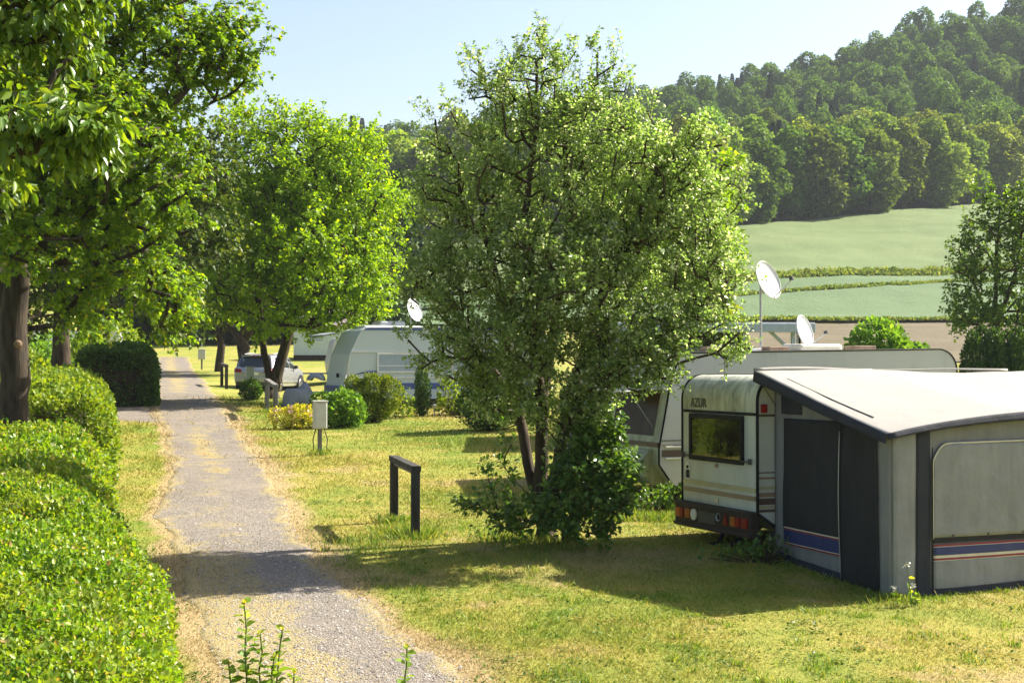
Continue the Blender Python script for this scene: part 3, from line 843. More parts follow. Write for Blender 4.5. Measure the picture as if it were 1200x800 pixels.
def dryness(x, y):
    wv = in_path(x, y)                       # metres inside (+) or outside (-) the track
    left = x < np.interp(y, WL[:, 1], WL[:, 0])+.05
    k = np.exp(-np.clip(-wv, 0, None)/np.where(left & (y > 24), .10, .16+.42*np.clip(fbm(x/1.7, y/2.2, seed=14)+.35, 0, 1)))*np.clip((56-y)/8, 0, 1)
    k = k+.55*np.exp(-((x-1.6)/1.6)**2-((y-20.6)/1.0)**2)+.35*np.exp(-((x-.5)/2.5)**2-((y-19.2)/.8)**2)      # trodden bare between tree and caravan
    return np.clip(k, 0, 1)
for me_ in (GROUND_ME, lawn.data):
    cc = np.empty(len(me_.vertices)*3, np.float32); me_.vertices.foreach_get('co', cc); cc = cc.reshape(-1, 3)
    me_.attributes.new('dry', 'FLOAT', 'POINT').data.foreach_set('value', dryness(cc[:, 0].astype(float), cc[:, 1].astype(float)).astype(np.float32))
# pebbles lying on the near part of the track
n = 26000; yy = 12.5+14*rng.random(n)**1.5; l, r = np.interp(yy, WL[:, 1], WL[:, 0]), np.interp(yy, WR[:, 1], WR[:, 0])
xx = l+(r-l)*np.clip(rng.beta(1.6, 1.3, n), .04, .98); sz = rng.lognormal(math.log(.0085), .45, n).clip(.004, .035)
octa = np.array([(1, 0, 0), (-.9, .15, 0), (.1, .8, 0), (0, -.85, 0), (0, 0, .6), (0, 0, -.4)]); of = np.array([(0, 2, 4), (2, 1, 4), (1, 3, 4), (3, 0, 4)])
an = rng.uniform(0, 2*PI, n); ca, sa = np.cos(an), np.sin(an)
O = octa[None]*sz[:, None, None]*rng.uniform(.7, 1.3, (n, 6, 1)); V = np.stack([O[..., 0]*ca[:, None]-O[..., 1]*sa[:, None], O[..., 0]*sa[:, None]+O[..., 1]*ca[:, None], O[..., 2]], -1)
V += np.stack([xx, yy, gz(xx, yy)+.018], 1)[:, None]
F = ((np.arange(n)*6)[:, None, None]+of[None]).reshape(-1, 3)
tag(link('gravel', mesh_from('gravel', V.reshape(-1, 3), [F], [M_PEBBLE])), 'loose grey pebbles strewn on the track', 'gravel', kind='stuff')

def tufts(name, spots, seed, label, mat=None):
    """longer grass: spots = [(x, y, radius, count, height)]"""
    rng = np.random.default_rng(seed); X, Y, H = [], [], []
    for x, y, r, c, h in spots:
        X.append(x+rng.normal(0, r*.5, c)); Y.append(y+rng.normal(0, r*.5, c)); H.append(np.full(c, h))
    X, Y, H = map(np.concatenate, (X, Y, H))
    return blades(name, X, Y, H, np.full(len(X), .006), seed, mat or M_TALLGRASS, .35, label)

# clover and small broad-leaved weeds in the near lawn
rng = np.random.default_rng(15); m = 520; cyy = 12.5+20*rng.random(m)**1.6; cxx = (rng.uniform(210, 1240, m)-600)/F_PX*cyy
cr = rng.uniform(.05, .32, m); q = np.repeat(np.arange(m), 26); n = len(q)
xx = cxx[q]+rng.normal(0, 1, n)*cr[q]; yy = cyy[q]+rng.normal(0, 1, n)*cr[q]; ok = in_path(xx, yy) < .05; xx, yy = xx[ok], yy[ok]; n = len(xx)
V, F = leaf_mesh(np.stack([xx, yy, gz(xx, yy)+rng.uniform(.005, .04, n)], 1), np.array([[0, 0, 1.]])+rng.normal(0, .35, (n, 3)), np.stack([rng.normal(size=n), rng.normal(size=n), rng.uniform(0, .4, n)], 1), rng.uniform(.015, .045, n), LEAFM, LEAF6F)
tag(link('clover', mesh_from('clover', V, [F], [foliage('clover_leaves', [(0, (.05, .11, .015)), (.7, (.10, .17, .025)), (1, (.19, .22, .05))], .35, gain=1)])), 'clover and small weeds dotted through the lawn', 'clover', kind='stuff')

# ------------------------------------------------------------------ the wood on the hill
def wood_tree_mesh(name, seed, H, Rr, n, leaf, mat, bare=.12, lobes=9):
    rng = np.random.default_rng(seed)
    L = []
    zc = H*(bare+(1-bare)*.5); hz = H*(1-bare)*.5
    for i in range(lobes):
        a = 2*PI*(i*.618+rng.random()*.15); z = -1+2*(i+.5)/lobes
        w = math.sqrt(max(.05, 1-(z*.9)**2))*(1.0 if z < 0.2 else .92)
        rr = Rr*rng.uniform(.42, .62)
        L.append((math.cos(a)*Rr*.55*w, math.sin(a)*Rr*.55*w, zc+z*hz*.80, rr*rng.uniform(.9, 1.15), rr*rng.uniform(.9, 1.15), hz*rng.uniform(.26, .38)))
    L.append((0, 0, H-hz*.35, Rr*.5, Rr*.5, hz*.35)); L.append((0, 0, zc, Rr*.7, Rr*.7, hz*.8))
    L = np.array(L); W = L[:, 3]*L[:, 5]; W[-1] *= .5; W /= W.sum()
    k = rng.choice(len(L), n, p=W); d = nrmz(rng.normal(size=(n, 3))); r = 1-.28*rng.random(n)**1.5
    P = L[k, :3]+L[k, 3:]*d*r[:, None]
    P += d*(fbm(P[:, 0]/1.1, P[:, 1]/1.1, P[:, 2]/1.1, seed, 2)*.5)[:, None]
    inner = np.min(np.sum(((P[:, None]-L[None, :, :3])/L[None, :, 3:])**2, 2), 1); ok = (inner > .42) & (P[:, 2] > H*bare*.5); P, d = P[ok], d[ok]; m = len(P)
    V, F = leaf_mesh(P, d*.6+np.array([[0, 0, .6]])+rng.normal(0, .45, (m, 3)), d*.5+np.array([[0, 0, -.2]])+rng.normal(0, .6, (m, 3)), leaf*rng.uniform(.55, 1.3, m), LEAFM, LEAF6F)
    # trunk and limbs
    a = [np.array([(0, 0, -1.)]), ]; b = [np.array([(0, 0, H*.8)])]; ra = [np.array([H*.016])]; rb = [np.array([H*.005])]
    q = L[:-2, :3]; a.append(np.stack([q[:, 0]*.04, q[:, 1]*.04, q[:, 2]*.55], 1)); b.append(q); ra.append(np.full(len(q), H*.006)); rb.append(np.full(len(q), H*.002))
    TV, TF = sticks(np.concatenate(a), np.concatenate(b), np.concatenate(ra), np.concatenate(rb), 6)
    return (V, F), (TV, TF)

def spruce_shape(seed, H, Rr, n, leaf):
    rng = np.random.default_rng(seed); z = H*(.06+.94*rng.random(n)**1.25); lay = .85+.3*((z*1.1) % 1.0)
    R = Rr*(1-z/H)**.85*(1.05-.4*(((z/H*16) % 1.0)))*rng.uniform(.55, 1.05, n)+.12; a = rng.uniform(0, 2*PI, n)
    P = np.stack([R*np.cos(a), R*np.sin(a), z-R*.25], 1); d = np.stack([np.cos(a), np.sin(a), np.full(n, -.35)], 1)
    V, F = leaf_mesh(P, np.stack([np.cos(a)*.4, np.sin(a)*.4, np.ones(n)], 1)+rng.normal(0, .3, (n, 3)), d+rng.normal(0, .25, (n, 3)), leaf*rng.uniform(.6, 1.2, n)*(0.5+.7*(1-z/H)), LEAF6, LEAF6F)
    TV, TF = sticks(np.array([(0, 0, -1.)]), np.array([(0, 0, H*.97)]), H*.014, .03, 7)
    return (V, F), (TV, TF)

PR = []        # (leaf data, trunk data, leaf mat)
for i in range(4): PR.append((*wood_tree_mesh('w', 40+i, [19, 17, 21, 18][i], [4.9, 5.3, 4.6, 5.0][i], 6500, .66, None, .06), M_WOOD_LEAF))
for i in range(2): PR.append((*wood_tree_mesh('w', 60+i, [16, 18][i], [4.4, 4.0][i], 5000, .64, None, .12, 8), M_WOOD_PALE))
for i in range(2): PR.append((*spruce_shape(80+i, [22, 19][i], [3.4, 3.0][i], 5200, .85), M_SPRUCE))
NPR = len(PR)
FRONT = []     # front row prototypes keep trunk and crown apart
for (lv, lf_), (tv, tf), mt in PR:
    FRONT.append((mesh_from('crown', lv, [lf_], [mt]), mesh_from('trunk', tv, [tf], [M_BARK])))
ONE = []
for (lv, lf_), (tv, tf), mt in PR:
    v = np.concatenate([lv, tv]); ONE.append(mesh_from('woodland_tree', v, [lf_, tf+len(lv)], [mt, M_BARK], [0, 1]))

rng = np.random.default_rng(21); spots = []
for row, y0 in enumerate(np.arange(0, 262, 7.0)):
    for x in np.arange(-105, 225, 6.9 if row > 1 else 6.4):
        xx = x+rng.uniform(-2.6, 2.6)+(row % 2)*3.8; yb = float(edge_y(xx))+3+y0+rng.uniform(-2.2, 2.2)
        if yb > 575: continue
        px = 600+F_PX*xx/yb
        if 385 < px < 1290: spots.append((yb, xx, row, px))
spots.sort()
n_ind = 0; rest = []
for yb, xx, row, px in spots:
    spr = fbm(np.array([xx/34.]), np.array([yb/34.]), seed=33)[0]
    prob = .05+.6*(spr > .72)
    if 730 < px < 880 and yb > 440: prob = .15
    if row < 2: prob = .03
    if rng.random() < prob: pi = NPR-2+rng.integers(2)
    else: pi = int(rng.choice([0, 1, 2, 3, 4, 5], p=[.2, .2, .18, .18, .12, .12]))
    s = rng.choice([.68, .8, .9, 1.0, 1.1, 1.28])*rng.uniform(.94, 1.06)*.86 if row > 1 else rng.uniform(.88, 1.12); rz = rng.uniform(0, 2*PI); z = g1(xx, yb)-.3
    if 735 < px < 875 and yb > 500: s *= .9
    hidden = px < 395 or (520 < px < 700 and yb < 999 and row > 2 and False)
    if n_ind < 290 and not hidden:
        n_ind += 1
        if row == 0:
            e = empty('woodland_tree', (xx, yb, z), rz); e.scale = (s*1.25, s*1.25, s*1.02)
            link('crown', FRONT[pi][0], e); link('trunk', FRONT[pi][1], e)
            tag(e, 'tall broadleaf tree in the front row of the wood above the wheat' if pi < NPR-2 else 'spruce standing in the front row of the wood above the wheat field', 'tree', 'front row of trees along the wheat field' if pi < NPR-2 else 'spruces in the front row of the wood')
        else:
            e = link('woodland_tree', ONE[pi], None, (xx, yb, z)); e.rotation_euler = (0, 0, rz); e.scale = (s, s, s*rng.uniform(.94, 1.08))
            if pi < NPR-4: tag(e, 'round broadleaf tree among the crowns of the wooded hillside', 'tree', 'broadleaf trees of the wooded hillside')
            elif pi < NPR-2: tag(e, 'paler green broadleaf tree among the crowns of the wooded hillside', 'tree', 'paler trees of the wooded hillside')
            else: tag(e, 'dark pointed spruce among the crowns of the wooded hillside', 'tree', 'spruces of the wooded hillside')
    else: rest.append((pi, xx, yb, z, rz, s))
fv, ff, fm, nv = [], [], [], 0
for pi, xx, yb, z, rz, s in rest:
    (lv, lf_), (tv, tf), mt = PR[pi]; mi = 0 if pi < 4 else 1 if pi < 6 else 2
    c, sn = math.cos(rz), math.sin(rz); v = lv*s; v = np.stack([v[:, 0]*c-v[:, 1]*sn+xx, v[:, 0]*sn+v[:, 1]*c+yb, v[:, 2]+z], 1)
    sel = rng.random(len(lf_)//2) < .8; keep = np.concatenate([sel, sel])
    fv.append(v); ff.append(lf_[keep]+nv); fm.append(np.full(int(keep.sum()), mi)); nv += len(v)
if rest:
    tag(link('forest', mesh_from('forest', np.concatenate(fv), [np.concatenate(ff)], [M_WOOD_LEAF, M_WOOD_PALE, M_SPRUCE], [np.concatenate(fm)])),
        'far trees of the wood along the upper hillside and ridge', 'forest', kind='stuff')

# ------------------------------------------------------------------ sky, sun, camera
SUN_EL, SUN_AZ = math.radians(40), math.atan2(.925, .38)       # azimuth from +y towards +x
w = bpy.data.worlds.new('World'); SC.world = w; w.use_nodes = True
nt = w.node_tree; nt.nodes.clear()
o_ = nt.nodes.new('ShaderNodeOutputWorld'); bg = nt.nodes.new('ShaderNodeBackground'); sk = nt.nodes.new('ShaderNodeTexSky')
sk.sky_type = 'NISHITA'; sk.sun_disc = False; sk.sun_elevation = SUN_EL; sk.sun_rotation = SUN_AZ
sk.altitude = 200; sk.air_density = 1.0; sk.dust_density = 3.0; sk.ozone_density = .5
bg.inputs['Strength'].default_value = .076
nt.links.new(sk.outputs[0], bg.inputs['Color']); nt.links.new(bg.outputs[0], o_.inputs['Surface'])
sl = bpy.data.lights.new('sun', 'SUN'); sl.energy = 5.0; sl.angle = math.radians(.53); sl.color = (1.0, .935, .80)
so = bpy.data.objects.new('sun', sl); COL.objects.link(so)
sd = Vector((math.sin(SUN_AZ)*math.cos(SUN_EL), math.cos(SUN_AZ)*math.cos(SUN_EL), math.sin(SUN_EL)))
so.rotation_euler = sd.to_track_quat('Z', 'Y').to_euler(); so.location = (20, 10, 40)

cam = bpy.data.cameras.new('camera'); co = bpy.data.objects.new('camera', cam); COL.objects.link(co)
cam.sensor_width = 36; cam.sensor_fit = 'HORIZONTAL'; cam.lens = 36*F_PX/1200; cam.clip_start = .1; cam.clip_end = 5000
co.location = (0, 0, CAM_Z); co.rotation_euler = (PI/2+PITCH, 0, 0); SC.camera = co
SC.view_settings.view_transform = 'Standard'; SC.view_settings.look = 'None'; SC.view_settings.gamma = 1; SC.view_settings.exposure = 1.62
SC.view_settings.use_curve_mapping = False
SC.render.engine = 'CYCLES'
cy = SC.cycles; cy.max_bounces = 8; cy.diffuse_bounces = 5; cy.glossy_bounces = 2; cy.transmission_bounces = 4; cy.volume_bounces = 0; cy.transparent_max_bounces = 4
cy.use_denoising = True; cy.caustics_reflective = False; cy.caustics_refractive = False; cy.sample_clamp_indirect = 6

# ------------------------------------------------------------------ summer haze in the valley air
hm, hnt, hout = new_mat('haze_air')
pv = hnt.nodes.new('ShaderNodeVolumePrincipled'); pv.inputs['Color'].default_value = (.84, .92, 1.0, 1); pv.inputs['Density'].default_value = .00016; pv.inputs['Anisotropy'].default_value = .0
hnt.links.new(pv.outputs[0], hout.inputs['Volume'])
tag(MB().box((-806, -66, -2.6), (806, 1406, 186)).build('haze', hm), kind='stuff')
# ------------------------------------------------------------------ trees, hedges and bushes of the site
def W(px, py, d): return np.array(at(px, py, d))
def B(px, d, dz=0.0):
    """a spot of the ground at distance d under picture column px"""
    x = (px-600)/F_PX*d; return np.array([x, d, g1(x, d)+dz])
def lobe(px, py, d, rpx, rpy, depth=None, wt=None):
    k = d/F_PX; r = (rpx*k, (depth if depth else rpx*k), rpy*k)
    return (W(px, py, d), r) if wt is None else (W(px, py, d), r, wt)

# big maple by the hedge, on the left
b = B(18, 27.2)
tA = [[b-(0, 0, .3), b+(0, 0, 1.2), W(16, 370, 27.2), W(24, 300, 27.1), W(45, 200, 27), W(70, 90, 27)], [W(16, 372, 27.2), W(-12, 290, 27.4), W(-40, 160, 27.6), W(-50, 40, 27.6)],
      [W(24, 300, 27.1), W(90, 230, 26.6), W(160, 150, 26.2)]]
lA = [lobe(195, 55, 27, 88, 95), lobe(90, 20, 27, 120, 110), lobe(190, 190, 26.5, 62, 75), lobe(110, 170, 25.8, 85, 85), lobe(20, 150, 26, 90, 110), lobe(-60, 120, 28, 110, 130),
      lobe(70, -110, 28, 140, 90), lobe(150, 265, 26.5, 72, 55), lobe(45, 270, 25.6, 55, 50), lobe(105, 345, 26, 36, 42), lobe(190, 345, 28.5, 36, 44), lobe(262, 60, 27, 34, 52), lobe(-70, 260, 28, 70, 60)]
make_tree('maple_tree', 'large maple with yellow-green foliage leaning over the hedge, thick trunk with a pale branch scar', b, tA, lA, 780, M_MAPLE, M_BARK, .27, .008, W(60, 180, 28), 7, .42, 19, .092, 101,
          2.4, .16, .3, shape=LEAFM, droop=.5, up=.12, flat=.9, spread=.16, rnd=.85, extra=[W(292, 78, 27), W(286, 95, 27), W(296, 62, 27), W(278, 105, 27)])
MT = bpy.data.objects['maple_tree']; sc_ = at(21, 403, 26.88)-Vector(MT.location)
MB().lathe([(.0001, .012), (.03, .011), (.05, .004), (.08, -.03)], Matrix.Translation(sc_)@Matrix.Rotation(PI/2, 4, 'X')@Matrix.Rotation(.3, 4, 'Y'), 14).build('branch_scar', plain('cut_wood', (.20, .13, .075), .8, var=.5, scale=25), MT, smooth=True)
# second maple behind it
b = B(72, 45.5)
tA2 = [[b-(0, 0, .3), b+(0, 0, 1.5), W(72, 330, 45.5), W(82, 180, 45.5)], [W(72, 345, 45.5), W(130, 270, 45), W(180, 200, 44.5)]]
lA2 = [lobe(150, 240, 44, 80, 90), lobe(235, 200, 44, 42, 62), lobe(90, 320, 44, 60, 60), lobe(180, 355, 43, 55, 42), lobe(30, 340, 46, 60, 50), lobe(240, 270, 45, 34, 50), lobe(100, 150, 46, 100, 90)]
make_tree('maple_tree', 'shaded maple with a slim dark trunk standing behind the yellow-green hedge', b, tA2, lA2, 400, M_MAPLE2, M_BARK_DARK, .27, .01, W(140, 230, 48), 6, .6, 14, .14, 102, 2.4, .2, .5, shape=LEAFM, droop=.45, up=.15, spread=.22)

# cherry whose boughs hang into the picture on the left; the trunk stands outside
b = B(-170, 12.0)
tC = [[b-(0, 0, .3), b+(0, 0, 1.6), W(-165, 260, 12), W(-150, 60, 12), W(-140, -120, 12)], [W(-165, 260, 12), W(-60, 190, 12), W(20, 175, 11.8), W(95, 160, 11.7)], [W(-150, 60, 12), W(-50, 20, 12), W(60, -10, 12)]]
lC = [lobe(25, 150, 11.8, 62, 28), lobe(-30, 120, 12, 60, 60), lobe(40, 40, 12.2, 55, 48), lobe(-10, 215, 12, 32, 26), lobe(-120, 60, 12.4, 110, 130), lobe(70, -20, 12, 60, 34), lobe(92, 155, 11.7, 26, 16, wt=.18)]
make_tree('cherry_tree', 'cherry tree reaching in from the edge with long glossy drooping leaves at upper left', b, tC, lC, 260, M_CHERRY, M_BARK, .16, .005, W(-120, 60, 12.5), 5, .3, 8, .115, 103, 2.2, .05, .15, shape=LEAFN, droop=.9, up=.0, outw=.7, spread=.05, flat=.5, twig_r=.003)

# bright lime-green tree with the forked trunk
b = B(322, 51.7)
tB = [[b-(0, 0, .3), W(318, 455, 51.7), W(308, 400, 51.7), W(300, 330, 51.6), W(290, 240, 51.6)], [W(319, 458, 51.7), W(336, 400, 51.8), W(352, 330, 51.8), W(370, 240, 52), W(365, 170, 52)]]
lB = [lobe(350, 215, 51.5, 80, 76), lobe(290, 200, 51, 50, 62), lobe(420, 245, 51.5, 52, 70), lobe(285, 290, 50.5, 55, 65), lobe(370, 300, 50, 80, 66), lobe(430, 320, 51, 42, 46), lobe(340, 160, 52, 40, 34), lobe(280, 150, 52, 26, 24), lobe(400, 185, 52, 50, 40),
      lobe(265, 345, 51, 34, 38), lobe(340, 360, 50, 60, 32), lobe(410, 355, 50.5, 45, 26), lobe(352, 138, 52, 12, 12, wt=.15)]
make_tree('lime_tree', 'bright yellow-green tree with forked dark trunk in front of the silver car', b, tB, lB, 640, M_LIME, M_BARK_DARK, .21, .010, W(345, 260, 53), 6, .55, 15, .132, 104, 2.9, .3, .4, droop=.35, up=.3, spread=.2, rnd=.8)

# the grey-green many-stemmed tree in the middle
b = B(640, 21.9)
st = lambda *p: [W(*q) for q in p]
tM = [[b-(0, 0, .2), b+(0, 0, .25)]+st((632, 560, 21.9), (636, 480, 21.8), (650, 380, 21.8), (668, 260, 21.8), (660, 150, 21.8)), [b+(0, 0, .25)]+st((652, 560, 21.8), (668, 470, 21.7), (700, 360, 21.6), (745, 260, 21.6), (775, 190, 21.5)),
      [b+(0, 0, .25)]+st((622, 560, 22), (606, 470, 22.1), (590, 360, 22.2), (565, 260, 22.3), (570, 180, 22.3)), [W(636, 480, 21.8)]+st((620, 380, 21.5), (615, 250, 21.5), (630, 140, 21.5), (628, 70, 21.5)),
      [W(668, 470, 21.7)]+st((740, 420, 21.2), (810, 370, 21), (850, 330, 21)), [W(606, 470, 22.1)]+st((550, 400, 21.8), (510, 330, 21.8))]
lM = [lobe(650, 230, 21.8, 115, 110, 1.5), lobe(740, 230, 21.6, 92, 92, 1.2), lobe(565, 230, 22, 80, 85, 1.2), lobe(620, 130, 21.8, 80, 58, 1.0), lobe(700, 140, 21.7, 62, 50, .9), lobe(545, 340, 21.6, 62, 62, .9), lobe(790, 300, 21.4, 70, 80, 1.0),
      lobe(680, 350, 21.2, 100, 60, 1.2), lobe(600, 400, 21.2, 90, 45, 1.0), lobe(740, 395, 20.9, 70, 42, .8), lobe(810, 385, 20.8, 46, 30, .5), lobe(630, 80, 21.8, 36, 36, .5), lobe(525, 410, 21.4, 36, 34, .5), lobe(800, 190, 21.5, 44, 44, .6), lobe(710, 430, 21, 36, 26, .5), lobe(830, 330, 21.1, 42, 56, .6), lobe(790, 250, 21.3, 70, 60, .8), lobe(640, 320, 20.9, 90, 80, 1.0), lobe(770, 415, 20.6, 56, 26, .45), lobe(612, 475, 21.2, 36, 30, .35), lobe(660, 490, 21.0, 30, 34, .3), lobe(545, 430, 21.4, 44, 34, .5), lobe(585, 465, 21.5, 34, 30, .4), lobe(630, 435, 21.0, 44, 30, .5), lobe(700, 460, 20.9, 44, 30, .5), lobe(750, 440, 20.8, 40, 28, .4), lobe(845, 400, 20.7, 30, 24, .3), lobe(520, 330, 21.5, 36, 50, .4), lobe(560, 470, 21.3, 30, 26, .25)]
spikes = [W(628, 38, 21.6), W(636, 55, 21.7), W(560, 70, 22), (W(552, 82, 22)), W(700, 62, 21.6), W(722, 75, 21.6), W(590, 88, 21.8), W(735, 98, 21.5), W(510, 140, 22), W(528, 130, 22), W(856, 215, 21.4), W(868, 232, 21.4), W(846, 170, 21.4), W(866, 408, 20.7), W(850, 420, 20.7), W(500, 165, 22), W(675, 60, 21.6),
          W(862, 245, 21.4), W(482, 350, 21.6), W(478, 398, 21.5), W(494, 432, 21.4), W(808, 150, 21.4)]
make_tree('whitebeam_tree', 'many-stemmed tree with grey-green small leaves standing alone on the lawn in the middle', b, tM, lM, 1060, M_WILLOW, M_BARK_DARK, .155, .004, W(650, 330, 22.2), 7, .31, 14, .055, 105, 2.1, .11, .22,
          extra=spikes, up=.75, outw=.7, droop=.05, flat=.5, spread=.07, rnd=.6, twig_r=.0035, flare=1.3)
# leafy shoots at its foot: a shrub grown into the base of the tree
rb = np.random.default_rng(77)
tS = [[b+(.25, -.1, -.1), W(690, 590, 21.4), W(700, 520, 21.2)], [b+(.25, -.1, -.1), W(660, 600, 21.2), W(650, 560, 21.2)]]
lS = [lobe(715, 570, 21.0, 30, 40, .4), lobe(690, 560, 21.2, 42, 46, .5), lobe(700, 520, 21.2, 26, 34, .3), lobe(660, 600, 21.1, 36, 30, .4), lobe(700, 600, 21.1, 30, 28, .4), lobe(690, 495, 21.3, 24, 24, .3), lobe(605, 608, 21.4, 40, 16, .15)]
ex = [W(560, 590, 21.2), W(580, 585, 21.2), W(545, 597, 21.2), W(600, 560, 21.3), W(572, 560, 21.4), W(590, 545, 21.5), W(726, 545, 21.2), W(722, 520, 21.2), W(730, 575, 21.2), W(705, 625, 21), W(600, 520, 21.6)]
make_tree('leafy_shrub', 'dark green leafy shoots crowding round the foot of the tree on the lawn', b+(.2, -.15, 0), tS, lS, 170, M_SHOOT, M_BARK_DARK, .045, .004, W(670, 600, 21.8), 6, .26, 9, .085, 106, 2.2, .07, .15, cat='shrub', extra=ex, up=.3, outw=.9, spread=.05, flare=1.0, droop=.2)

# trees behind it
b = B(800, 52)
make_tree('ash_tree', 'bright green tree half hidden behind the grey-green tree, above the steel canopy', b, [[b-(0, 0, .3), b+(0, 0, 2), W(800, 330, 52), W(800, 220, 52)]],
          [lobe(800, 240, 52, 60, 66), lobe(828, 210, 51.5, 36, 44), lobe(835, 290, 51.5, 36, 52), lobe(770, 300, 52, 60, 60), lobe(750, 220, 52, 50, 50)], 190, M_LIME, M_BARK_DARK, .2, .012, W(790, 270, 53), 6, .5, 9, .18, 107, 2.3, .2, .5, spread=.2)
b = B(826, 44)
def conifer(name, label, base, H, R, n, leaf, mat, seed, pw=.8, group=None):
    (v, f), (tv, tf) = spruce_shape(seed, H, R, n, leaf); e = empty(name, tuple(base)); tag(e, label, 'tree', group)
    link('crown', mesh_from('crown', v, [f], [mat]), e); link('trunk', mesh_from('trunk', tv, [tf], [M_BARK_DARK]), e); return e
conifer('spruce_tree', 'dark spruce peeking out below the bright tree, behind the steel canopy', b, 5.6, 1.75, 6000, .36, M_GOLDCON, 9)

# tree and thujas at the right
b = B(1168, 58)
tR = [[b-(0, 0, .3), b+(0, 0, 2.0), W(1165, 380, 58), W(1168, 300, 58), W(1172, 240, 58)], [W(1166, 390, 58), W(1190, 320, 58), W(1200, 260, 58)], [W(1166, 390, 58), W(1140, 330, 58)]]
lR = [lobe(1165, 290, 58, 42, 56), lobe(1200, 300, 58, 45, 66), lobe(1140, 340, 57.5, 26, 42), lobe(1162, 240, 58, 22, 22), lobe(1150, 370, 57.5, 34, 20), lobe(1195, 370, 57.5, 40, 28), lobe(1215, 240, 58, 34, 34), lobe(1130, 305, 58, 14, 20, wt=.9)]
make_tree('pear_tree', 'dark green fruit tree standing right of the round bush in front of the wheat', b, tR, lR, 210, M_PEAR, M_BARK_DARK, .14, .012, W(1175, 320, 59), 6, .42, 11, .14, 108, 2.4, .3, .4, extra=[W(1163, 221, 58), W(1152, 228, 58), W(1190, 232, 58), W(1120, 292, 58), W(1118, 345, 58), W(1116, 362, 58)], up=.4, spread=.18, floor=0)
def column(name, label, base, H, r, n, leaf, mat, seed, group=None, cat='bush'):
    L = [(0, 0, H*.30, r, r, H*.34), (0, 0, H*.55, r*.88, r*.88, H*.36), (0, 0, H*.78, r*.6, r*.6, H*.24)]
    return make_bush(name, label, base, L, n, leaf, mat, seed, cat, group, depth=.3, lump=.06, up=1.3, shape=LEAFN)
for i, (px, hh) in enumerate([(1140, 2.3), (1152, 2.5), (1166, 2.4), (1180, 2.3), (1194, 2.45), (1208, 2.4)]):
    bb = B(px, 55+.5*(i % 2)); column('thuja_bush', 'dark green columnar thuja in the row under the fruit tree', bb, hh, .5, 2200, .15, M_THUJA, 200+i, 'thujas under the fruit tree')

# round bush in front of the ploughed soil
b = B(1029, 52)
make_bush('round_bush', 'round bright green bush rising above the white caravan roof before the brown field', b, [(0, 0, 1.85, 1.0, 1.0, .95), (-.25, 0, 1.3, .95, 1.0, 1.0), (.35, 0, 1.35, .9, 1.0, 1.0), (.75, .1, 1.15, .5, .6, .7), (0, 0, .7, .9, .9, .7)], 4200, .2, M_BUSH, 31)
make_bush('small_weed', 'small dark weed clump at the edge of the brown field', B(1077, 100), [(0, 0, .45, .6, .6, .5)], 300, .3, M_BUSH, 32, 'weed')

# hedges on the left of the track
hd = [(9.0, 205), (10.7, 214), (12.75, 222), (14.6, 196), (16.3, 172), (19.9, 152), (25.5, 138)]
dd = np.array([5.5, 7.2]+[a for a, _ in hd]); ex_ = np.array([(p-600)/F_PX*d for d, p in hd]); exr = np.concatenate([[ex_[0]+.75, ex_[0]+.35], ex_])-np.array([.08, .08, .08, .10, .18, .28, .36, .36, .3])
lx = -(.400*dd+.5); cxh = (exr+lx)/2; wh = exr-lx
hh = np.array([1.45, 1.45, 1.42, 1.40, 1.38, 1.36, 1.36, 1.38, 1.36])
make_hedge('hedge', 'wide sunlit hedge of bright green leaves with a few faded blooms, nearest to the viewer', cxh, dd, wh, hh, 270000, ((6, 12, 26), (.042, .048, .072)), M_HEDGE, 41, .30, .20, s_w=None, sq=3.0, shoots=1500)
d2 = np.array([29.5, 32, 36, 40, 42.2]); r2 = np.array([(p-600)/F_PX*d for p, d in zip((132, 130, 128, 126, 124), d2)])-.12; l2 = -.405*d2
make_hedge('hedge', 'clipped yellow-green hedge with lit end, between the maple trunk and the dark hedge', (r2+l2)/2, d2, r2-l2, np.array([1.55, 1.55, 1.5, 1.42, 1.38]), 60000, .10, M_HEDGE2, 42, .25, .2, sq=4.0, shoots=150)
d3 = np.array([47.4, 49, 51, 52.5]); c3 = np.array([(138-600)/F_PX*d for d in d3])
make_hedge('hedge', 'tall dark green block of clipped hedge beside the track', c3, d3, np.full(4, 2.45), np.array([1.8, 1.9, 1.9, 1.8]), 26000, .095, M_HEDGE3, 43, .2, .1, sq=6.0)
make_bush('bush', 'yellow-tipped rounded shrub showing above the dark clipped hedge', B(136, 57), [(0, 0, 1.9, 1.1, 1, .75), (-.9, 0, 1.6, .8, .8, .8), (.6, 0, 1.3, .8, .8, .9)], 3000, .15, M_HEDGE2, 44)
for i, (px, d, s) in enumerate([(40, 58, 1.7), (10, 54, 1.6), (66, 62, 1.9), (100, 60, 1.6), (-20, 50, 1.7)]):
    make_bush('bush', ['dim leafy shrub seen between the two maple trunks', 'dim leafy shrub showing left of the big maple trunk', 'dim leafy shrub just beside the slim dark trunk', 'dim leafy shrub in the shade left of the yellow-tipped one', 'dim leafy shrub at the very edge behind the near hedge'][i], B(px, d), [(0, 0, s*.6, s*.75, s*.7, s*.6), (.5, .2, s*.45, s*.6, s*.6, s*.5)], 2200, .17, M_HEDGE2 if i % 2 else M_BUSH, 45+i)

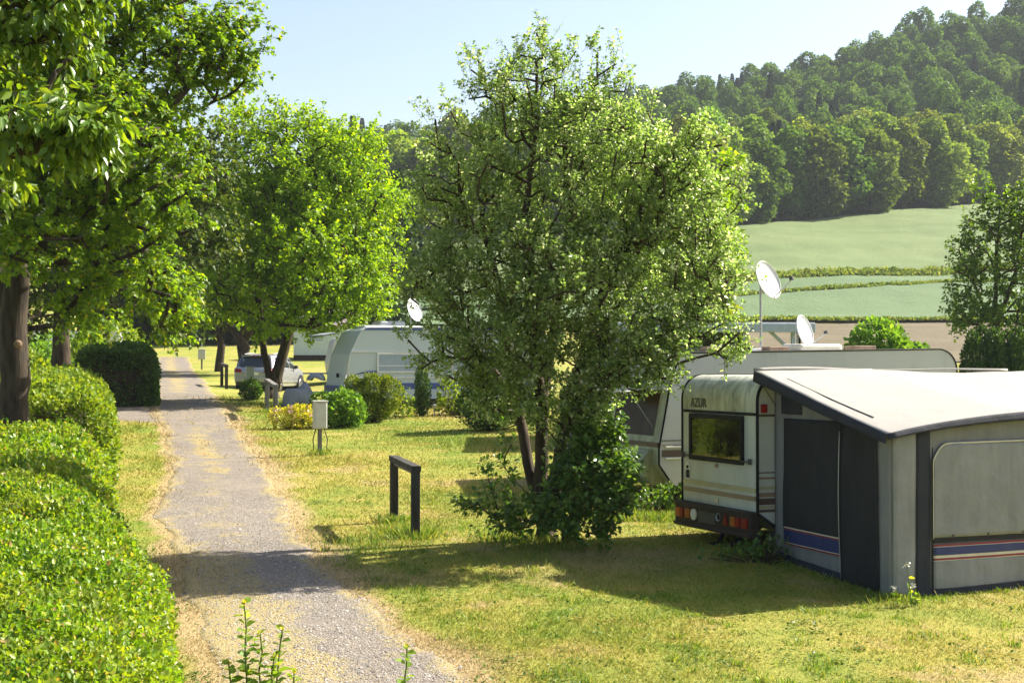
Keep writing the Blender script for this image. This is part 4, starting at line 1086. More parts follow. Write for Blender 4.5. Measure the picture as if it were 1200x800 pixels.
# dark conifer behind the middle tree and the planting bed along the blue-striped caravan
b = B(578, 39.2)
make_bush('yew_bush', 'dark dense conifer bush on the lawn behind the grey-green tree', b, [(0, 0, 1.0, .85, .7, 1.0), (.25, 0, 1.5, .65, .6, .75), (-.25, 0, .6, .75, .7, .65), (.9, .1, .9, .7, .6, .9)], 11000, .10, M_THUJA, 51, up=.8, shape=LEAFN)
b = B(343, 39.8)
make_bush('flowering_bush', 'low golden shrub with pinkish white flowers beside the track-side lawn', b, [(-.2, 0, .3, .42, .4, .32), (.22, 0, .34, .42, .4, .34)], 1500, .075, M_BUSH_YEL, 52, flowers=(60, .05, M_PINK))
b = B(401, 40.4)
make_bush('bush', 'rounded fresh green leafy bush right behind the meter box on the lawn', b, [(0, 0, .55, .55, .5, .52), (-.2, -.1, .4, .42, .42, .42), (.25, 0, .42, .42, .42, .45)], 3000, .095, M_BUSH, 53, shape=LEAFM)
b = B(434, 42)
make_bush('conifer_bush', 'golden green conifer with three rounded tops before the blue-striped caravan', b, [(-.38, 0, .75, .42, .42, .6), (.05, -.1, .85, .46, .45, .62), (.45, .05, .8, .38, .4, .6), (0, 0, .4, .68, .5, .45)], 10000, .085, M_GOLDCON, 54, up=.9, shape=LEAFN, depth=.25, lump=.14)
b = B(494, 44)
column('thuja_bush', 'slim dark columnar thuja standing alone before the blue-striped caravan', b, 1.5, .26, 2600, .075, M_THUJA, 55)
b = B(530, 44.2)
make_bush('bush', 'loose shrub with pale yellow-green leaves right of the slim thuja', b, [(0, 0, .5, .5, .45, .5), (-.2, 0, .65, .32, .3, .36), (.3, 0, .3, .4, .4, .32)], 900, .11, M_HEDGE2, 56, depth=.6, lump=.2)
for i, (px, d, hgt) in enumerate([(455, 43, .6), (464, 43.2, .85), (472, 43, .95), (479, 43.3, .7)]):
    rr = np.random.default_rng(300+i); b = B(px, d); n = 90; t = rr.random(n); P = np.stack([rr.normal(0, .05, n)*(1+t), rr.normal(0, .05, n), t*hgt], 1)
    V, F = leaf_mesh(P, rr.normal(size=(n, 3))+np.array([[0, 0, .6]]), rr.normal(size=(n, 3)), .085, LEAFM, LEAF6F); sv, sf = sticks(np.array([(0, 0, -.05)]), np.array([(.02, 0, hgt)]), .012, .005, 5)
    e = empty('stem_plant', tuple(b)); tag(e, ['short yellow-leaved stem plant nearest the golden conifer', 'yellow-leaved upright plant, second from the golden conifer', 'tallest of the yellow-leaved upright plants left of the slim thuja', 'yellow-leaved upright plant next to the slim thuja'][i], 'plant', 'upright plants in the bed')
    link('leaves', mesh_from('leaves', V, [F], [M_HEDGE2]), e); link('stem', mesh_from('stem', sv, [sf], [M_STEM]), e)
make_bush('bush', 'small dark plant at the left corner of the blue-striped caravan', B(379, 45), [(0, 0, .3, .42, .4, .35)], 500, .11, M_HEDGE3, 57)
# spiky leaved plant by the grey tarp
b = B(360, 41); rr = np.random.default_rng(9); n = 70; d_ = nrmz(np.stack([rr.normal(0, .55, n), rr.normal(0, .55, n), np.ones(n)], 1))
V, F = leaf_mesh(rr.normal(0, .04, (n, 3))*np.array([[1, 1, .1]])+np.array([[0, 0, .02]]), rr.normal(size=(n, 3)), d_, .5*rr.uniform(.6, 1.1, n), LEAFN*np.array([[.35, 1, 1]]), LEAF6F)
tag(link('lily_plant', mesh_from('lily_plant', V, [F], [M_BUSH]), None, tuple(b)), 'tuft of sword-shaped pale leaves beside the golden flowering shrub', 'plant')

# brambles under the dirty caravan, grass and weeds
b = B(762, 24.9)
make_bush('bramble_bush', 'low bramble thicket along the foot of the dirty cream caravan', b, [(-.55, .1, .16, .5, .35, .2), (.0, 0, .18, .5, .35, .22), (.5, -.05, .25, .45, .35, .30), (.75, .1, .4, .25, .25, .25)], 1400, .085, M_SHOOT, 58, depth=.6, lump=.15)
make_bush('weed_clump', 'dark creeping weeds under the rear corner of the caravan with brown bumper', B(893, 20.2), [(-.3, 0, .08, .3, .25, .14), (.1, 0, .12, .35, .25, .2), (-.65, .1, .1, .25, .2, .15)], 420, .075, M_SHOOT, 59, 'weed', depth=.8)
# shaded shrub under the far meter box
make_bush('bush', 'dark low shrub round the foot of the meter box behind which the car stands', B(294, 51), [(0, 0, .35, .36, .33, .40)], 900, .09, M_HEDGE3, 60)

# old orchard trees and the dark wood at the end of the track
for i, (px, d, lean, hgt) in enumerate([(256, 80, -4, 7.5), (280, 74, -7, 8), (289, 76, 6, 8.5)]):
    b = B(px, d); k = d/F_PX
    tr = [[b-(0, 0, .3), b+(-.25*lean*.2, 0, 1.4), b+(lean*.12, 0, 3.2), b+(lean*.1, 0, hgt*.75)]]
    c = b+np.array([0, 0, hgt*.62]); L = [(c, (2.6, 2.6, 2.6)), (c+(1.8, 0, -.9), (1.7, 1.7, 1.5)), (c+(-1.7, 0, -.6), (1.7, 1.7, 1.6))]
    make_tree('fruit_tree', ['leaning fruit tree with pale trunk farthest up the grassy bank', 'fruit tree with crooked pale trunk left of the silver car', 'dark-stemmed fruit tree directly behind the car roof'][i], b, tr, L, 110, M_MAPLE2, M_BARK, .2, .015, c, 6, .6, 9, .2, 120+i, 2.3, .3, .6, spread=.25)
rng = np.random.default_rng(64)
for i, (px, d) in enumerate([(150, 118), (182, 122), (205, 119), (228, 124), (252, 118), (276, 122), (300, 119), (326, 124), (350, 120), (374, 124), (398, 122), (120, 120), (168, 130), (240, 132), (290, 131), (335, 132), (425, 124), (450, 128)]):
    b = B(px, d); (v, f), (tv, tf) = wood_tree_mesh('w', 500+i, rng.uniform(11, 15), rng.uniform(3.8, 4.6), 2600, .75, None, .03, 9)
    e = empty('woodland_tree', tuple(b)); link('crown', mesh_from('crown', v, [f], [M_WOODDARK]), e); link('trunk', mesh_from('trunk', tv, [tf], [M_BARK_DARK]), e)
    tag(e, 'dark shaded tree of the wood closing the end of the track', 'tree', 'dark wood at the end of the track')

# saplings growing up in front of the viewer
def sapling(label, px, d, tops, seed):
    rr = np.random.default_rng(seed); b = B(px, d); LV, LF, n0 = [], [], 0; sa, sb = [], []; bud = []
    e = empty('sapling', tuple(b)); tag(e, label, 'plant')
    for (tx, ty) in tops:
        t = np.array(at(tx, ty, d+rr.uniform(-.12, .12)))-b; root = np.array([t[0]*.35, t[1]*.4, -.05]); k = 9
        q = [root+(t-root)*(j/k)+np.array([0, 0, 0])+(rr.normal(0, .008, 3) if 0 < j < k else 0) for j in range(k+1)]
        for j in range(k): sa.append(q[j]); sb.append(q[j+1])
        L = np.linalg.norm(t-root); m = int(L*34); u = np.linspace(.25, 1.0, m); P = root+(t-root)*u[:, None]; ang = np.arange(m)*2.4
        dirs = np.stack([np.cos(ang), np.sin(ang), np.full(m, .35)], 1); v, f = leaf_mesh(P, np.array([[0, 0, 1.]])+rr.normal(0, .35, (m, 3)), dirs+rr.normal(0, .2, (m, 3)), (.165-.085*u)*rr.uniform(.6, 1.15, m), LEAF6, LEAF6F)
        LV.append(v); LF.append(f+n0); n0 += len(v)
        mb = 5; v, f = leaf_mesh(t+rr.normal(0, .010, (mb, 3)), rr.normal(size=(mb, 3)), np.array([[0, 0, 1.]])+rr.normal(0, .6, (mb, 3)), .03, LEAF6, LEAF6F); bud.append((v, f))
    sv, sf = sticks(np.array(sa), np.array(sb), .008, .0065, 5); V = np.concatenate(LV); F = np.concatenate(LF); bv, bf = join(bud)
    link('leaves', mesh_from('leaves', V, [F], [M_WEED]), e); link('stem', mesh_from('stem', sv, [sf], [M_STEM]), e); link('blossoms', mesh_from('blossoms', bv, [bf], [M_BUSH_YEL]), e)
sapling('cluster of thin upright shoots with yellow buds at the bottom beside the hedge', 300, 11, [(286, 706), (305, 742), (331, 737), (322, 768), (268, 778), (345, 785)], 1)
sapling('single small shoot with yellow tip at the bottom edge on the gravel', 468, 11.4, [(477, 757)], 2)
# ------------------------------------------------------------------ caravans
CA = math.radians(22.4)
class Frame:
    """local axes of the parked caravans: x along the caravan, y away from us, z up"""
    def __init__(s, x, y): s.o = Vector((x, y, g1(x, y))); s.c, s.s = math.cos(CA), math.sin(CA)
    def gl(s, u, v): return g1(s.o.x+u*s.c-v*s.s, s.o.y+u*s.s+v*s.c)-s.o.z

def shell(name, prof, w0, w1, parent, mat, wallmat=None, skip=None, bev=.02):
    """closed body from a side profile [(x, z)] between y=w0 and y=w1"""
    k = len(prof); V = [(x, w0, z) for x, z in prof]+[(x, w1, z) for x, z in prof]
    F = [tuple(range(k)), tuple(range(2*k-1, k-1, -1))]; mi = [0, 0]
    for i in range(k):
        j = (i+1) % k
        F.append((i, i+k, j+k, j)); mi.append(1 if (skip and skip(prof[i], prof[j])) else 0)
    mb = MB(); mb.add(V, F); mb.m = mi
    o = mb.build(name, [mat, wallmat or mat], parent)
    for p in list(o.data.polygons)[2:]: p.use_smooth = True
    o.data.set_sharp_from_angle(angle=.6)
    return o

def trim(name, prof, y, r, mat, parent, closed=True):
    P = [(x, y, z) for x, z in prof]
    if closed: P.append(P[0])
    return MB().tube(P, r, 6).build(name, mat, parent, smooth=True)

def wheel(parent, x, y, r=.31, wd=.18):
    M = Matrix.Translation((x, y, r))@Matrix.Rotation(PI/2, 4, 'X')
    t = MB().lathe([(r*.62, -wd/2), (r*.9, -wd/2), (r, -wd*.3), (r, wd*.3), (r*.9, wd/2), (r*.62, wd/2)], M, 24).build('wheel', M_TYRE, parent, smooth=True)
    MB().lathe([(r*.62, -wd*.42), (r*.5, -wd*.3), (r*.2, -wd*.38), (.01, -wd*.38)], M, 24).lathe([(r*.62, wd*.42), (r*.5, wd*.3), (r*.2, wd*.38), (.01, wd*.38)], M, 24).build('rim', M_METAL, t, smooth=True)
    return t

def window_side(parent, x0, x1, z0, z1, y, fm, pm, fr=.05, sgn=-1, bar=None):
    f = MB()
    for lo, hi in (((x0, z0), (x1, z0+fr)), ((x0, z1-fr), (x1, z1)), ((x0, z0+fr), (x0+fr, z1-fr)), ((x1-fr, z0+fr), (x1, z1-fr))):
        f.box((lo[0], min(y, y+sgn*.035), lo[1]), (hi[0], max(y, y+sgn*.035), hi[1]))
    if bar: f.box((x0+fr, min(y, y+sgn*.03), bar), (x1-fr, max(y, y+sgn*.03), bar+fr*.7))
    o = f.build('window', fm, parent, bevel=.006)
    MB().box((x0+fr*.8, min(y+sgn*.004, y+sgn*.018), z0+fr*.8), (x1-fr*.8, max(y+sgn*.004, y+sgn*.018), z1-fr*.8)).build('pane', pm, o)
    return o

# ---- the near caravan, tail towards the left
FA = Frame(3.46, 20.5); WA = 2.14; LA = 4.6
cA = empty('caravan', FA.o, CA); tag(cA, 'old white caravan with brown bumper and grimy round-edged tail, joined to the awning tent', 'caravan')
pA = rounded([(0, .62), (0, 2.56), (LA, 2.58), (LA, .45), (LA-.5, .34), (.42, .34)], [.03, .36, .4, .1, .1, .12], 9)
shell('body', pA, 0, WA, cA, M_CARAV, M_CARAV)
hood = [p for p in pA if p[1] > 2.02 and p[0] < .9]
hp = [(0, 2.035)]+[(x, z) for x, z in pA if z > 2.1 and x < .45]+[(.95, 2.562)]
V = [(x-.004 if z < 2.5 else x, y, z+.004) for x, z in hp for y in (.02, WA-.02)]
mb = MB().grid(np.array(V).reshape(len(hp), 2, 3)); mb.build('rear_hood', M_HOOD, cA, smooth=True)
trim('edge_trim', pA, -.006, .022, M_BLACK, cA); trim('edge_trim', pA, WA+.006, .022, M_BLACK, cA)
MB().box((-.022, .0, 1.995), (.0, WA, 2.035)).build('rear_rail', M_BLACK, cA, bevel=.004)
f = MB()
for lo, hi in (((.34, 1.28), (1.87, 1.345)), ((.34, 1.925), (1.87, 1.985)), ((.34, 1.345), (.40, 1.925)), ((1.81, 1.345), (1.87, 1.925))): f.box((-.05, lo[0], lo[1]), (-.001, hi[0], hi[1]))
rw = f.build('window', M_BLACK, cA, bevel=.008)
MB().box((-.035, .39, 1.335), (-.006, 1.82, 1.935)).build('pane', M_GLASS, rw)
for y in (.24, 1.95):
    k = MB().box((-.05, y-.11, 1.325), (-.012, y+.11, 1.345)).tube([(-.04, y-.1 if y < 1 else y+.1, 1.30), (-.04, y-.1 if y < 1 else y+.1, 1.38)], .028, 8).build('latch', M_DARKPL, cA)
MB().box((-.02, 1.075, 1.20), (-.001, 1.155, 1.255)).build('rear_lock', M_TAN, cA, bevel=.005)
MB().box((-.012, .03, .905), (-.001, WA-.03, .972)).build('stripe', M_BEIGE, cA); MB().box((-.014, .03, .79), (-.001, WA-.03, .855)).build('stripe', M_TAN, cA)
MB().box((-.012, 1.06, .675), (-.001, 1.18, .735)).build('badge', M_METAL, cA)
Rr_ = Matrix(((0, 0, -1, 0), (-1, 0, 0, 0), (0, 1, 0, 0), (0, 0, 0, 1)))        # letters facing the tail side
def letters(txt, size, x, y, z, mat, parent, bold=0.0, name='lettering', sx=1.0):
    me = text_mesh(txt, size, .002, bold); me.transform(Matrix.Translation((x, y, z))@Rr_@Matrix.Diagonal((sx, 1, 1, 1)))
    me.materials.clear(); me.materials.append(mat); return link(name, me, parent)
letters('AZUR', .19, -.010, 1.64, 2.14, plain('faded_dark_letters', (.10, .10, .075), .7, var=.3), cA, .006, sx=.95)
st_ = MB().lathe([(.0001, 0), (.115, 0)], Matrix.Translation((-.006, 1.985, 1.085))@Matrix.Rotation(-PI/2, 4, 'Y')@Matrix.Diagonal((1.3, .75, 1, 1)), 24).build('speed_sticker', M_WHITE, cA)
letters('100', .17, -.010, 1.985, 1.045, M_BLACK, st_, .006, sx=.5); MB().box((-.012, 1.955, 1.135), (-.007, 2.015, 1.18)).build('crest', M_BLACK, st_)
bp = MB().box((-.13, -.02, .30), (.02, WA+.02, .64)).box((-.16, -.03, .27), (.02, WA+.03, .33)).build('bumper', M_BROWN, cA, bevel=.02)
def lens(name, y0, y1, z0, z1, m, par, x=-.13): return MB().box((x-.022, y0, z0), (x+.01, y1, z1)).build(name, m, par, bevel=.008)
for y0, y1, m in ((1.98, 2.12, M_AMBER), (1.88, 1.97, M_TAILRED), (1.68, 1.83, M_AMBER), (.38, .50, M_AMBER), (.25, .37, M_TAILRED), (.04, .20, M_TAILRED)): lens('tail_light', y0, y1, .40, .54, m, bp)
MB().lathe([(.0001, 0), (.085, 0), (.085, .02)], Matrix.Translation((-.152, 1.56, .47))@Matrix.Rotation(PI/2, 4, 'Y'), 18).build('reversing_light', M_WHITE, bp)
MB().lathe([(.045, 0), (.06, .012), (.06, .0)], Matrix.Translation((-.150, .82, .50))@Matrix.Rotation(-PI/2, 4, 'Y'), 16).build('socket', M_METAL, bp)
MB().add([(-.155, .70, .40), (-.155, .58, .40), (-.155, .64, .56), (-.125, .70, .40), (-.125, .58, .40), (-.125, .64, .56)], [(0, 1, 2), (5, 4, 3), (0, 3, 4, 1), (1, 4, 5, 2), (2, 5, 3, 0)]).build('reflector', M_TAILRED, bp)
MB().box((-.145, .92, .37), (-.131, 1.42, .54)).build('plate_recess', M_DARKPL, bp)
for y in (.75, 1.25):
    gz_ = FA.gl(.15, y)
    MB().tube([(.45, y-.25 if y < 1 else y+.25, .40), (.05, y+.15 if y < 1 else y-.10, gz_+.02)], .032, 6).box((-.06, (y+.15 if y < 1 else y-.1)-.09, gz_), (.12, (y+.15 if y < 1 else y-.1)+.09, gz_+.03)).build('corner_leg', M_BLACK, cA)
for y in (.12, WA-.12): wheel(cA, 2.5, y)
MB().box((.3, .12, .18), (LA-.2, .2, .34)).box((.3, WA-.2, .18), (LA-.2, WA-.12, .34)).build('chassis', M_DARKPL, cA)
for k in range(11): pass
r_ = MB()
for k in range(12): r_.box((.14, -.010, 2.03+k*.037), (LA-.3, -.001, 2.03+k*.037+.028))
r_.build('ribbed_panel', M_RIB, cA)
MB().box((.03, -.014, 1.985), (LA-.05, -.001, 2.015)).build('side_rail', M_DKBROWN, cA)
for z0, z1, m in ((1.185, 1.20, M_DKBROWN), (1.10, 1.13, M_TAN), (.955, 1.0, M_BEIGE), (.85, .91, M_TAN), (.74, .83, M_DKBROWN), (.69, .725, M_BEIGE), (.635, .675, M_DKBROWN)): MB().box((.03, -.008, z0), (LA-.05, -.001, z1)).build('stripe', m, cA)
MB().box((.05, -.075, 2.04), (.13, -.008, 2.16)).build('marker_light', M_TAILRED, cA, bevel=.012)
MB().box((.5, -.02, .7), (1.1, -.003, 2.0)).build('door', M_CARAV, cA, bevel=.006)
MB().box((1.9, .7, 2.56), (2.5, 1.3, 2.66)).build('roof_hatch', M_CREAM, cA, bevel=.02)

# ---- awning tent on its near side
aw = empty('awning_tent', FA.o, CA); tag(aw, 'large grey awning tent with pale roof and navy and red bands, beside the grimy caravan', 'tent')
A0 = Vector((.27, -.03, 0)); A1 = Vector((.11, -2.91, 0)); UR = 6.0
def fold(P, amp, sc, seed, n): return P+np.asarray(n)*(amp*fbm(P[..., 0]*sc+P[..., 1]*sc, P[..., 2]*sc*.45, seed=seed, oct=3))[..., None]
def eave(u):                    # height of the front edge of the roof
    t = (u-.0)/UR; return 1.865+.27*math.sin(PI*min(1, max(0, t)))**.8
def roof_pt(u, t):              # t 0 at the caravan, 1 at the eave
    zr = 2.625+.02*math.sin(u*1.3); ze = eave(u); z = zr+(ze-zr)*(t**1.06)
    z -= .055*math.sin(PI*t)*(.4+.6*abs(math.sin(u*2.1*.75))); return (u, .02-3.02*t, z)
nu, nt_ = 70, 36
P = np.array([[roof_pt(-.03+u*(UR+.03)/nu, t/nt_) for t in range(nt_+1)] for u in range(nu+1)])
P[..., 2] += .010*fbm(P[..., 0]*1.2, P[..., 1]*1.2, seed=8)
MB().grid(P).build('roof', M_CANVAS_ROOF, aw, smooth=True, solid=.006)
# sewn seam and the bunched hem along the caravan
sm = [Vector(roof_pt(.22+.0*t, t/20))+Vector((0, 0, .006)) for t in range(3, 17)]; MB().tube(sm, .007, 5).build('seam', M_CANVAS_NAVY, aw)
hem = [(u*.15-.02, .04, 2.645+.012*math.sin(u*.35)) for u in range(0, 31)]
MB().tube(hem, [.022+.012*math.sin(.21*i+.4) for i in range(31)], 8).build('hem', M_CANVAS_ROOF, aw, smooth=True)
def strip(pts, drop, drop2, out, name, mat, seed):
    rows = []
    for i, p in enumerate(pts):
        w_ = .012*math.sin(i*1.9+seed)+.008*math.sin(i*.7)
        rows.append([(p[0]+out[0]*q+out[0]*w_*q*3, p[1]+out[1]*q+out[1]*w_*q*3, p[2]+.006-(drop+drop2*(i/len(pts)))*q) for q in (0, .35, .7, 1.0)])
    return MB().grid(np.array(rows)).build(name, mat, aw, smooth=True, solid=.008)
strip([roof_pt(-.035, t/24) for t in range(25)], .15, -.03, (-.018, 0), 'valance', M_CANVAS_NAVY, 1)
strip([roof_pt(u/40*UR-.03, 1.0) for u in range(41)], .07, .10, (0, -.03), 'valance', M_CANVAS_NAVY, 2)

def wall(name, mat, f, na, nb, amp, seed, n, parent, solid=.005, off=0.0):
    P = np.array([[f(a/na, b/nb) for b in range(nb+1)] for a in range(na+1)], float); nn = np.array(n, float)
    P = P+nn*off
    base = .011*fbm(P[..., 0]*2.1+P[..., 1]*2.1, P[..., 2]*.9, seed=5, oct=3)+.004*np.sin(P[..., 0]*9+P[..., 1]*9+P[..., 2]*3)
    P = P+nn*base[..., None]
    P = P+(1.0 if off else 0.0)*nn*np.abs(amp*.9*fbm(P[..., 0]*2.6+P[..., 1]*2.6, P[..., 2]*1.2, seed=seed, oct=3))[..., None]; return MB().grid(P).build(name, mat, parent, smooth=True, solid=solid)
sn = Vector((A1.y-A0.y, -(A1.x-A0.x), 0)).normalized(); sn = (sn.x, sn.y, 0) if sn.x < 0 else (-sn.x, -sn.y, 0)
def side(t, z):                 # point of the side wall; t from the caravan to the front
    p = A0+(A1-A0)*t; bl = .03*math.sin(PI*min(1, max(0, z/2)))*math.sin(PI*t)
    return (p.x+sn[0]*bl, p.y+sn[1]*bl, z)
sg = lambda t: FA.gl(*(A0+(A1-A0)*t).to_2d())-.01
stop_ = lambda t: roof_pt(.05, t*.97)[2]-.03
def spanel(name, mat, t0, t1, z0, z1, off, seed, parent=aw, amp=.006):
    def f(a, b):
        t = t0+(t1-t0)*a; za = z0(t) if callable(z0) else z0; zb = z1(t) if callable(z1) else z1
        return side(t, za+(zb-za)*b)
    return wall(name, mat, f, max(4, int((t1-t0)*34)), 24, amp, seed, sn, parent, off=off)
spanel('side_wall', M_CANVAS, 0, 1, sg, stop_, 0, 3)
spanel('side_window', M_CANVAS_DK, .095, .61, .44, lambda t: 1.97+.02*t, .012, 4, amp=.014)
spanel('door_flap', M_CANVAS_DK, .612, .905, lambda t: sg(t)+.02, lambda t: min(2.02, stop_(t)), .010, 5, amp=.012)
spanel('gable_vent', M_CANVAS_NAVY, .075, .27, 2.03, lambda t: stop_(t)-.04, .010, 6)
spanel('corner_strip', M_CANVAS, .912, 1.0, sg, stop_, .008, 7)
for z0, z1, m, o_ in ((.255, .425, M_NAVY, .016), (.43, .45, M_RED, .016), (.225, .247, M_RED, .016), (.452, .468, M_SEAM, .018), (.247, .256, M_SEAM, .018)): spanel('stripe', m, .10, .61, z0, z1, o_, 3)
spanel('mud_skirt', M_CANVAS_NAVY, .03, .60, lambda t: sg(t)-.02, lambda t: sg(t)+.12, .014, 8)
fg = lambda u: FA.gl(u, -2.95)-.02
def fpanel(name, mat, u0, u1, z0, z1, off, seed, amp=.006, na=None, parent=aw):
    def f(a, b):
        u = u0+(u1-u0)*a; za = z0(u) if callable(z0) else z0; zb = z1(u) if callable(z1) else z1
        return (u, -2.91, za+(zb-za)*b)
    return wall(name, mat, f, na or max(4, int((u1-u0)*14)), 24, amp, seed, (0, -1, 0), parent, off=off)
ft = lambda u: eave(u)-.05
fpanel('front_wall', M_CANVAS, A1.x, UR, fg, ft, 0, 11)
fpanel('corner_strip', M_CANVAS_LT, A1.x, .455, fg, ft, .010, 12)
fpanel('door_edge', M_CANVAS_NAVY, .46, .665, fg, ft, .016, 13, .012)
def wtop(u): return 1.72+.012*u-.22*max(0, 1-(u-.70)/.24)**2.2
fpanel('window_cover', M_CANVAS_LT, .70, 3.7, .565, wtop, .022, 14, .012, 60)
MB().tube([(.695, -2.945, .55+.1*k) for k in range(10)]+[(.70+.24*s*s, -2.945, wtop(.70+.24*s*s)+.004) for s in np.linspace(0, 1, 9)]+[(.94+.3*k, -2.945, wtop(.94+.3*k)+.004) for k in range(1, 10)], .011, 6).build('piping', M_SEAM, aw, smooth=True)
fpanel('window_sill', M_CANVAS_DK, .70, 3.7, .50, .565, .018, 15, .003)
for z0, z1, m, o_ in ((.455, .478, M_RED, .026), (.345, .445, M_NAVY, .026), (.285, .308, M_RED, .026), (.308, .345, M_SEAM, .020), (.445, .455, M_SEAM, .02), (.272, .285, M_SEAM, .02)): fpanel('stripe', m, .70, 3.9, lambda u, a=z0: a+.02*(u-.7)*.2, lambda u, a=z1: a+.02*(u-.7)*.2, o_, 11)
fpanel('lower_panel', M_CANVAS_LT, .70, 3.9, lambda u: fg(u)+.10, .272, .024, 16, .012)
fpanel('mud_skirt', M_CANVAS_NAVY, .46, 4.2, lambda u: fg(u)-.02, lambda u: fg(u)+.105, .034, 17, .02)
for k, u in enumerate((1.0, 1.55, 2.1, 2.65)): MB().lathe([(.0001, .004), (.012, .004), (.014, 0)], Matrix.Translation((u, -2.948, .585))@Matrix.Rotation(PI/2, 4, 'X'), 10).build('eyelet', M_BLACK, aw)
zp = [Vector(side(.611, FA.gl(*(A0+(A1-A0)*.611).to_2d())+.05+z*.1))+Vector(sn)*.034 for z in range(0, 20)]; MB().tube(zp, .007, 5).build('zip', M_METAL, aw, smooth=True)
zp = [(.685, -2.955, fg(.685)+.06+.1*z) for z in range(0, 19)]; MB().tube(zp, .007, 5).build('zip', M_BLACK, aw, smooth=True)
for u in (.2, .75, 1.3, 1.85, 2.4, 2.95): MB().tube([(u, -3.02, fg(u)-.08), (u+.01, -2.99, fg(u)+.05), (u+.03, -2.97, fg(u)+.045)], .007, 5).build('peg', M_METAL, aw)
for t in (.15, .5, .85):
    p_ = A0+(A1-A0)*t; MB().tube([(p_.x+sn[0]*.09, p_.y, sg(t)-.05), (p_.x+sn[0]*.06, p_.y, sg(t)+.06), (p_.x+sn[0]*.04, p_.y, sg(t)+.055)], .007, 5).build('peg', M_METAL, aw)
def far_end(t, z): return (UR-.02, -.03-2.88*t, z)
wall('end_wall', M_CANVAS, lambda a, b: far_end(a, FA.gl(UR, -2.9*a)+(roof_pt(UR, a*.97)[2]-.03-FA.gl(UR, -2.9*a))*b), 20, 16, .006, 20, (1, 0, 0), aw)
for (u, v) in ((.14, -2.86), (UR-.06, -2.86)): MB().tube([(u, v, FA.gl(u, v)), (u, v, eave(u)-.03)], .014, 8).build('pole', M_METAL, aw)
MB().tube([(-.02, .02, 2.60), (.30, -.06, 2.1), (.33, -.1, 1.98)], .005, 4).build('guy_rope', M_BLACK, aw)

# ---- the dirty cream caravan behind, nose to the left, its roof running on behind the awning
FB = Frame(2.59, 25.6); LB, WB_ = 6.5, 2.25
cB = empty('caravan', FB.o, CA); tag(cB, 'long dirty cream caravan with flipped-open front window and roof clutter, behind the near caravan', 'caravan')
pB = rounded([(.30, .32), (0, .72), (0, 1.0), (.22, 2.1), (.42, 2.70), (LB, 2.80), (LB+.05, .9), (LB-.3, .32)], [.06, .1, .1, .3, .22, .42, .2, .1], 8)
shell('body', pB, 0, WB_, cB, M_CARAV_B, M_CARAV_B, None)
fr = [(x, z) for x, z in pB if x < .46]
fr = sorted(fr, key=lambda p: p[1]); fr = [p for p in fr if p[1] > .34 and not (p[1] < .4 and p[0] > .3)]
MB().grid(np.array([[(x-.005, y, z) for y in (.03, WB_-.03)] for x, z in fr])).build('front_panel', M_CARAV_BF, cB, smooth=True)
trim('edge_trim', pB, -.004, .018, M_BLACK, cB); trim('edge_trim', pB, WB_+.004, .018, M_BLACK, cB)
# front window with the pane swung up
slope = lambda z: .22*(z-1.0)/1.1
Vw = lambda y, z, o: (slope(z)-o, y, z)
fw = MB().add([Vw(.28, 1.22, .008), Vw(1.95, 1.22, .008), Vw(1.95, 2.02, .008), Vw(.28, 2.02, .008), Vw(.28, 1.22, -.05), Vw(1.95, 1.22, -.05), Vw(1.95, 2.02, -.05), Vw(.28, 2.02, -.05)], [(3, 2, 1, 0), (0, 1, 5, 4), (1, 2, 6, 5), (2, 3, 7, 6), (3, 0, 4, 7)]).build('window', M_PANE_B, cB)
MB().box((0, 0, -.012), (.78, 1.72, .012), M=Matrix.Translation((.205, .255, 2.06))@Matrix.Rotation(math.radians(176), 4, 'Y')).build('pane', M_CREAM, fw, bevel=.006)
for y in (.33, 1.9): MB().tube([(slope(1.4)-.01, y, 1.35), (-.42, y, 2.02)], .010, 5).build('stay', M_METAL, fw)
MB().box((-.015, .03, 1.03), (.03, WB_-.03, 1.11)).build('front_rail', M_DKBROWN, cB, bevel=.008)
gb = rounded([(0, .36), (-.20, .50), (-.22, .82), (-.06, .98), (.05, .98), (.2, .36)], [.05, .08, .1, .08, .02, .02], 5)
shell('gas_locker', gb, .22, WB_-.22, cB, M_CARAV_BF)
MB().tube([(-.225, .3, .62), (-.235, 1.1, .60), (-.225, WB_-.3, .62)], .008, 5).build('locker_seam', M_BLACK, cB)
for z0, z1, m in ((1.14, 1.155, M_DKBROWN), (.86, .98, M_DKBROWN), (1.06, 1.075, M_TAN)): MB().box((.06, -.010, z0), (LB-.1, -.001, z1)).build('stripe', m, cB)
for z in (1.02, .82): MB().box((.12, -.035, z), (LB-.15, -.001, z+.028)).build('rub_rail', M_WHITE, cB, bevel=.006)
for z0, z1, x0, x1 in ((1.35, 2.0, 1.4, 2.6), (1.35, 2.0, 3.8, 5.2)): window_side(cB, x0, x1, z0, z1, 0, M_BLACK, M_PANE_B, .05)
for y in (.15, WB_-.15): wheel(cB, 3.4, y)
MB().tube([(.3, .9, .42), (-1.2, WB_/2, .42), (.3, WB_-.9, .42)], .035, 6).tube([(-1.2, WB_/2, .42), (-1.2, WB_/2, FB.gl(-1.2, 1.1))], .025, 6).build('drawbar', M_METAL, cB)
rb_ = lambda x: 2.70+.10*(x-.42)/(LB-.42)
MB().box((.02, .3, 2.44), (.5, 1.2, 2.62), M=Matrix.Translation((.1, .1, .1))).build('roof_dome', M_CREAM, cB, bevel=.08, seg=3)
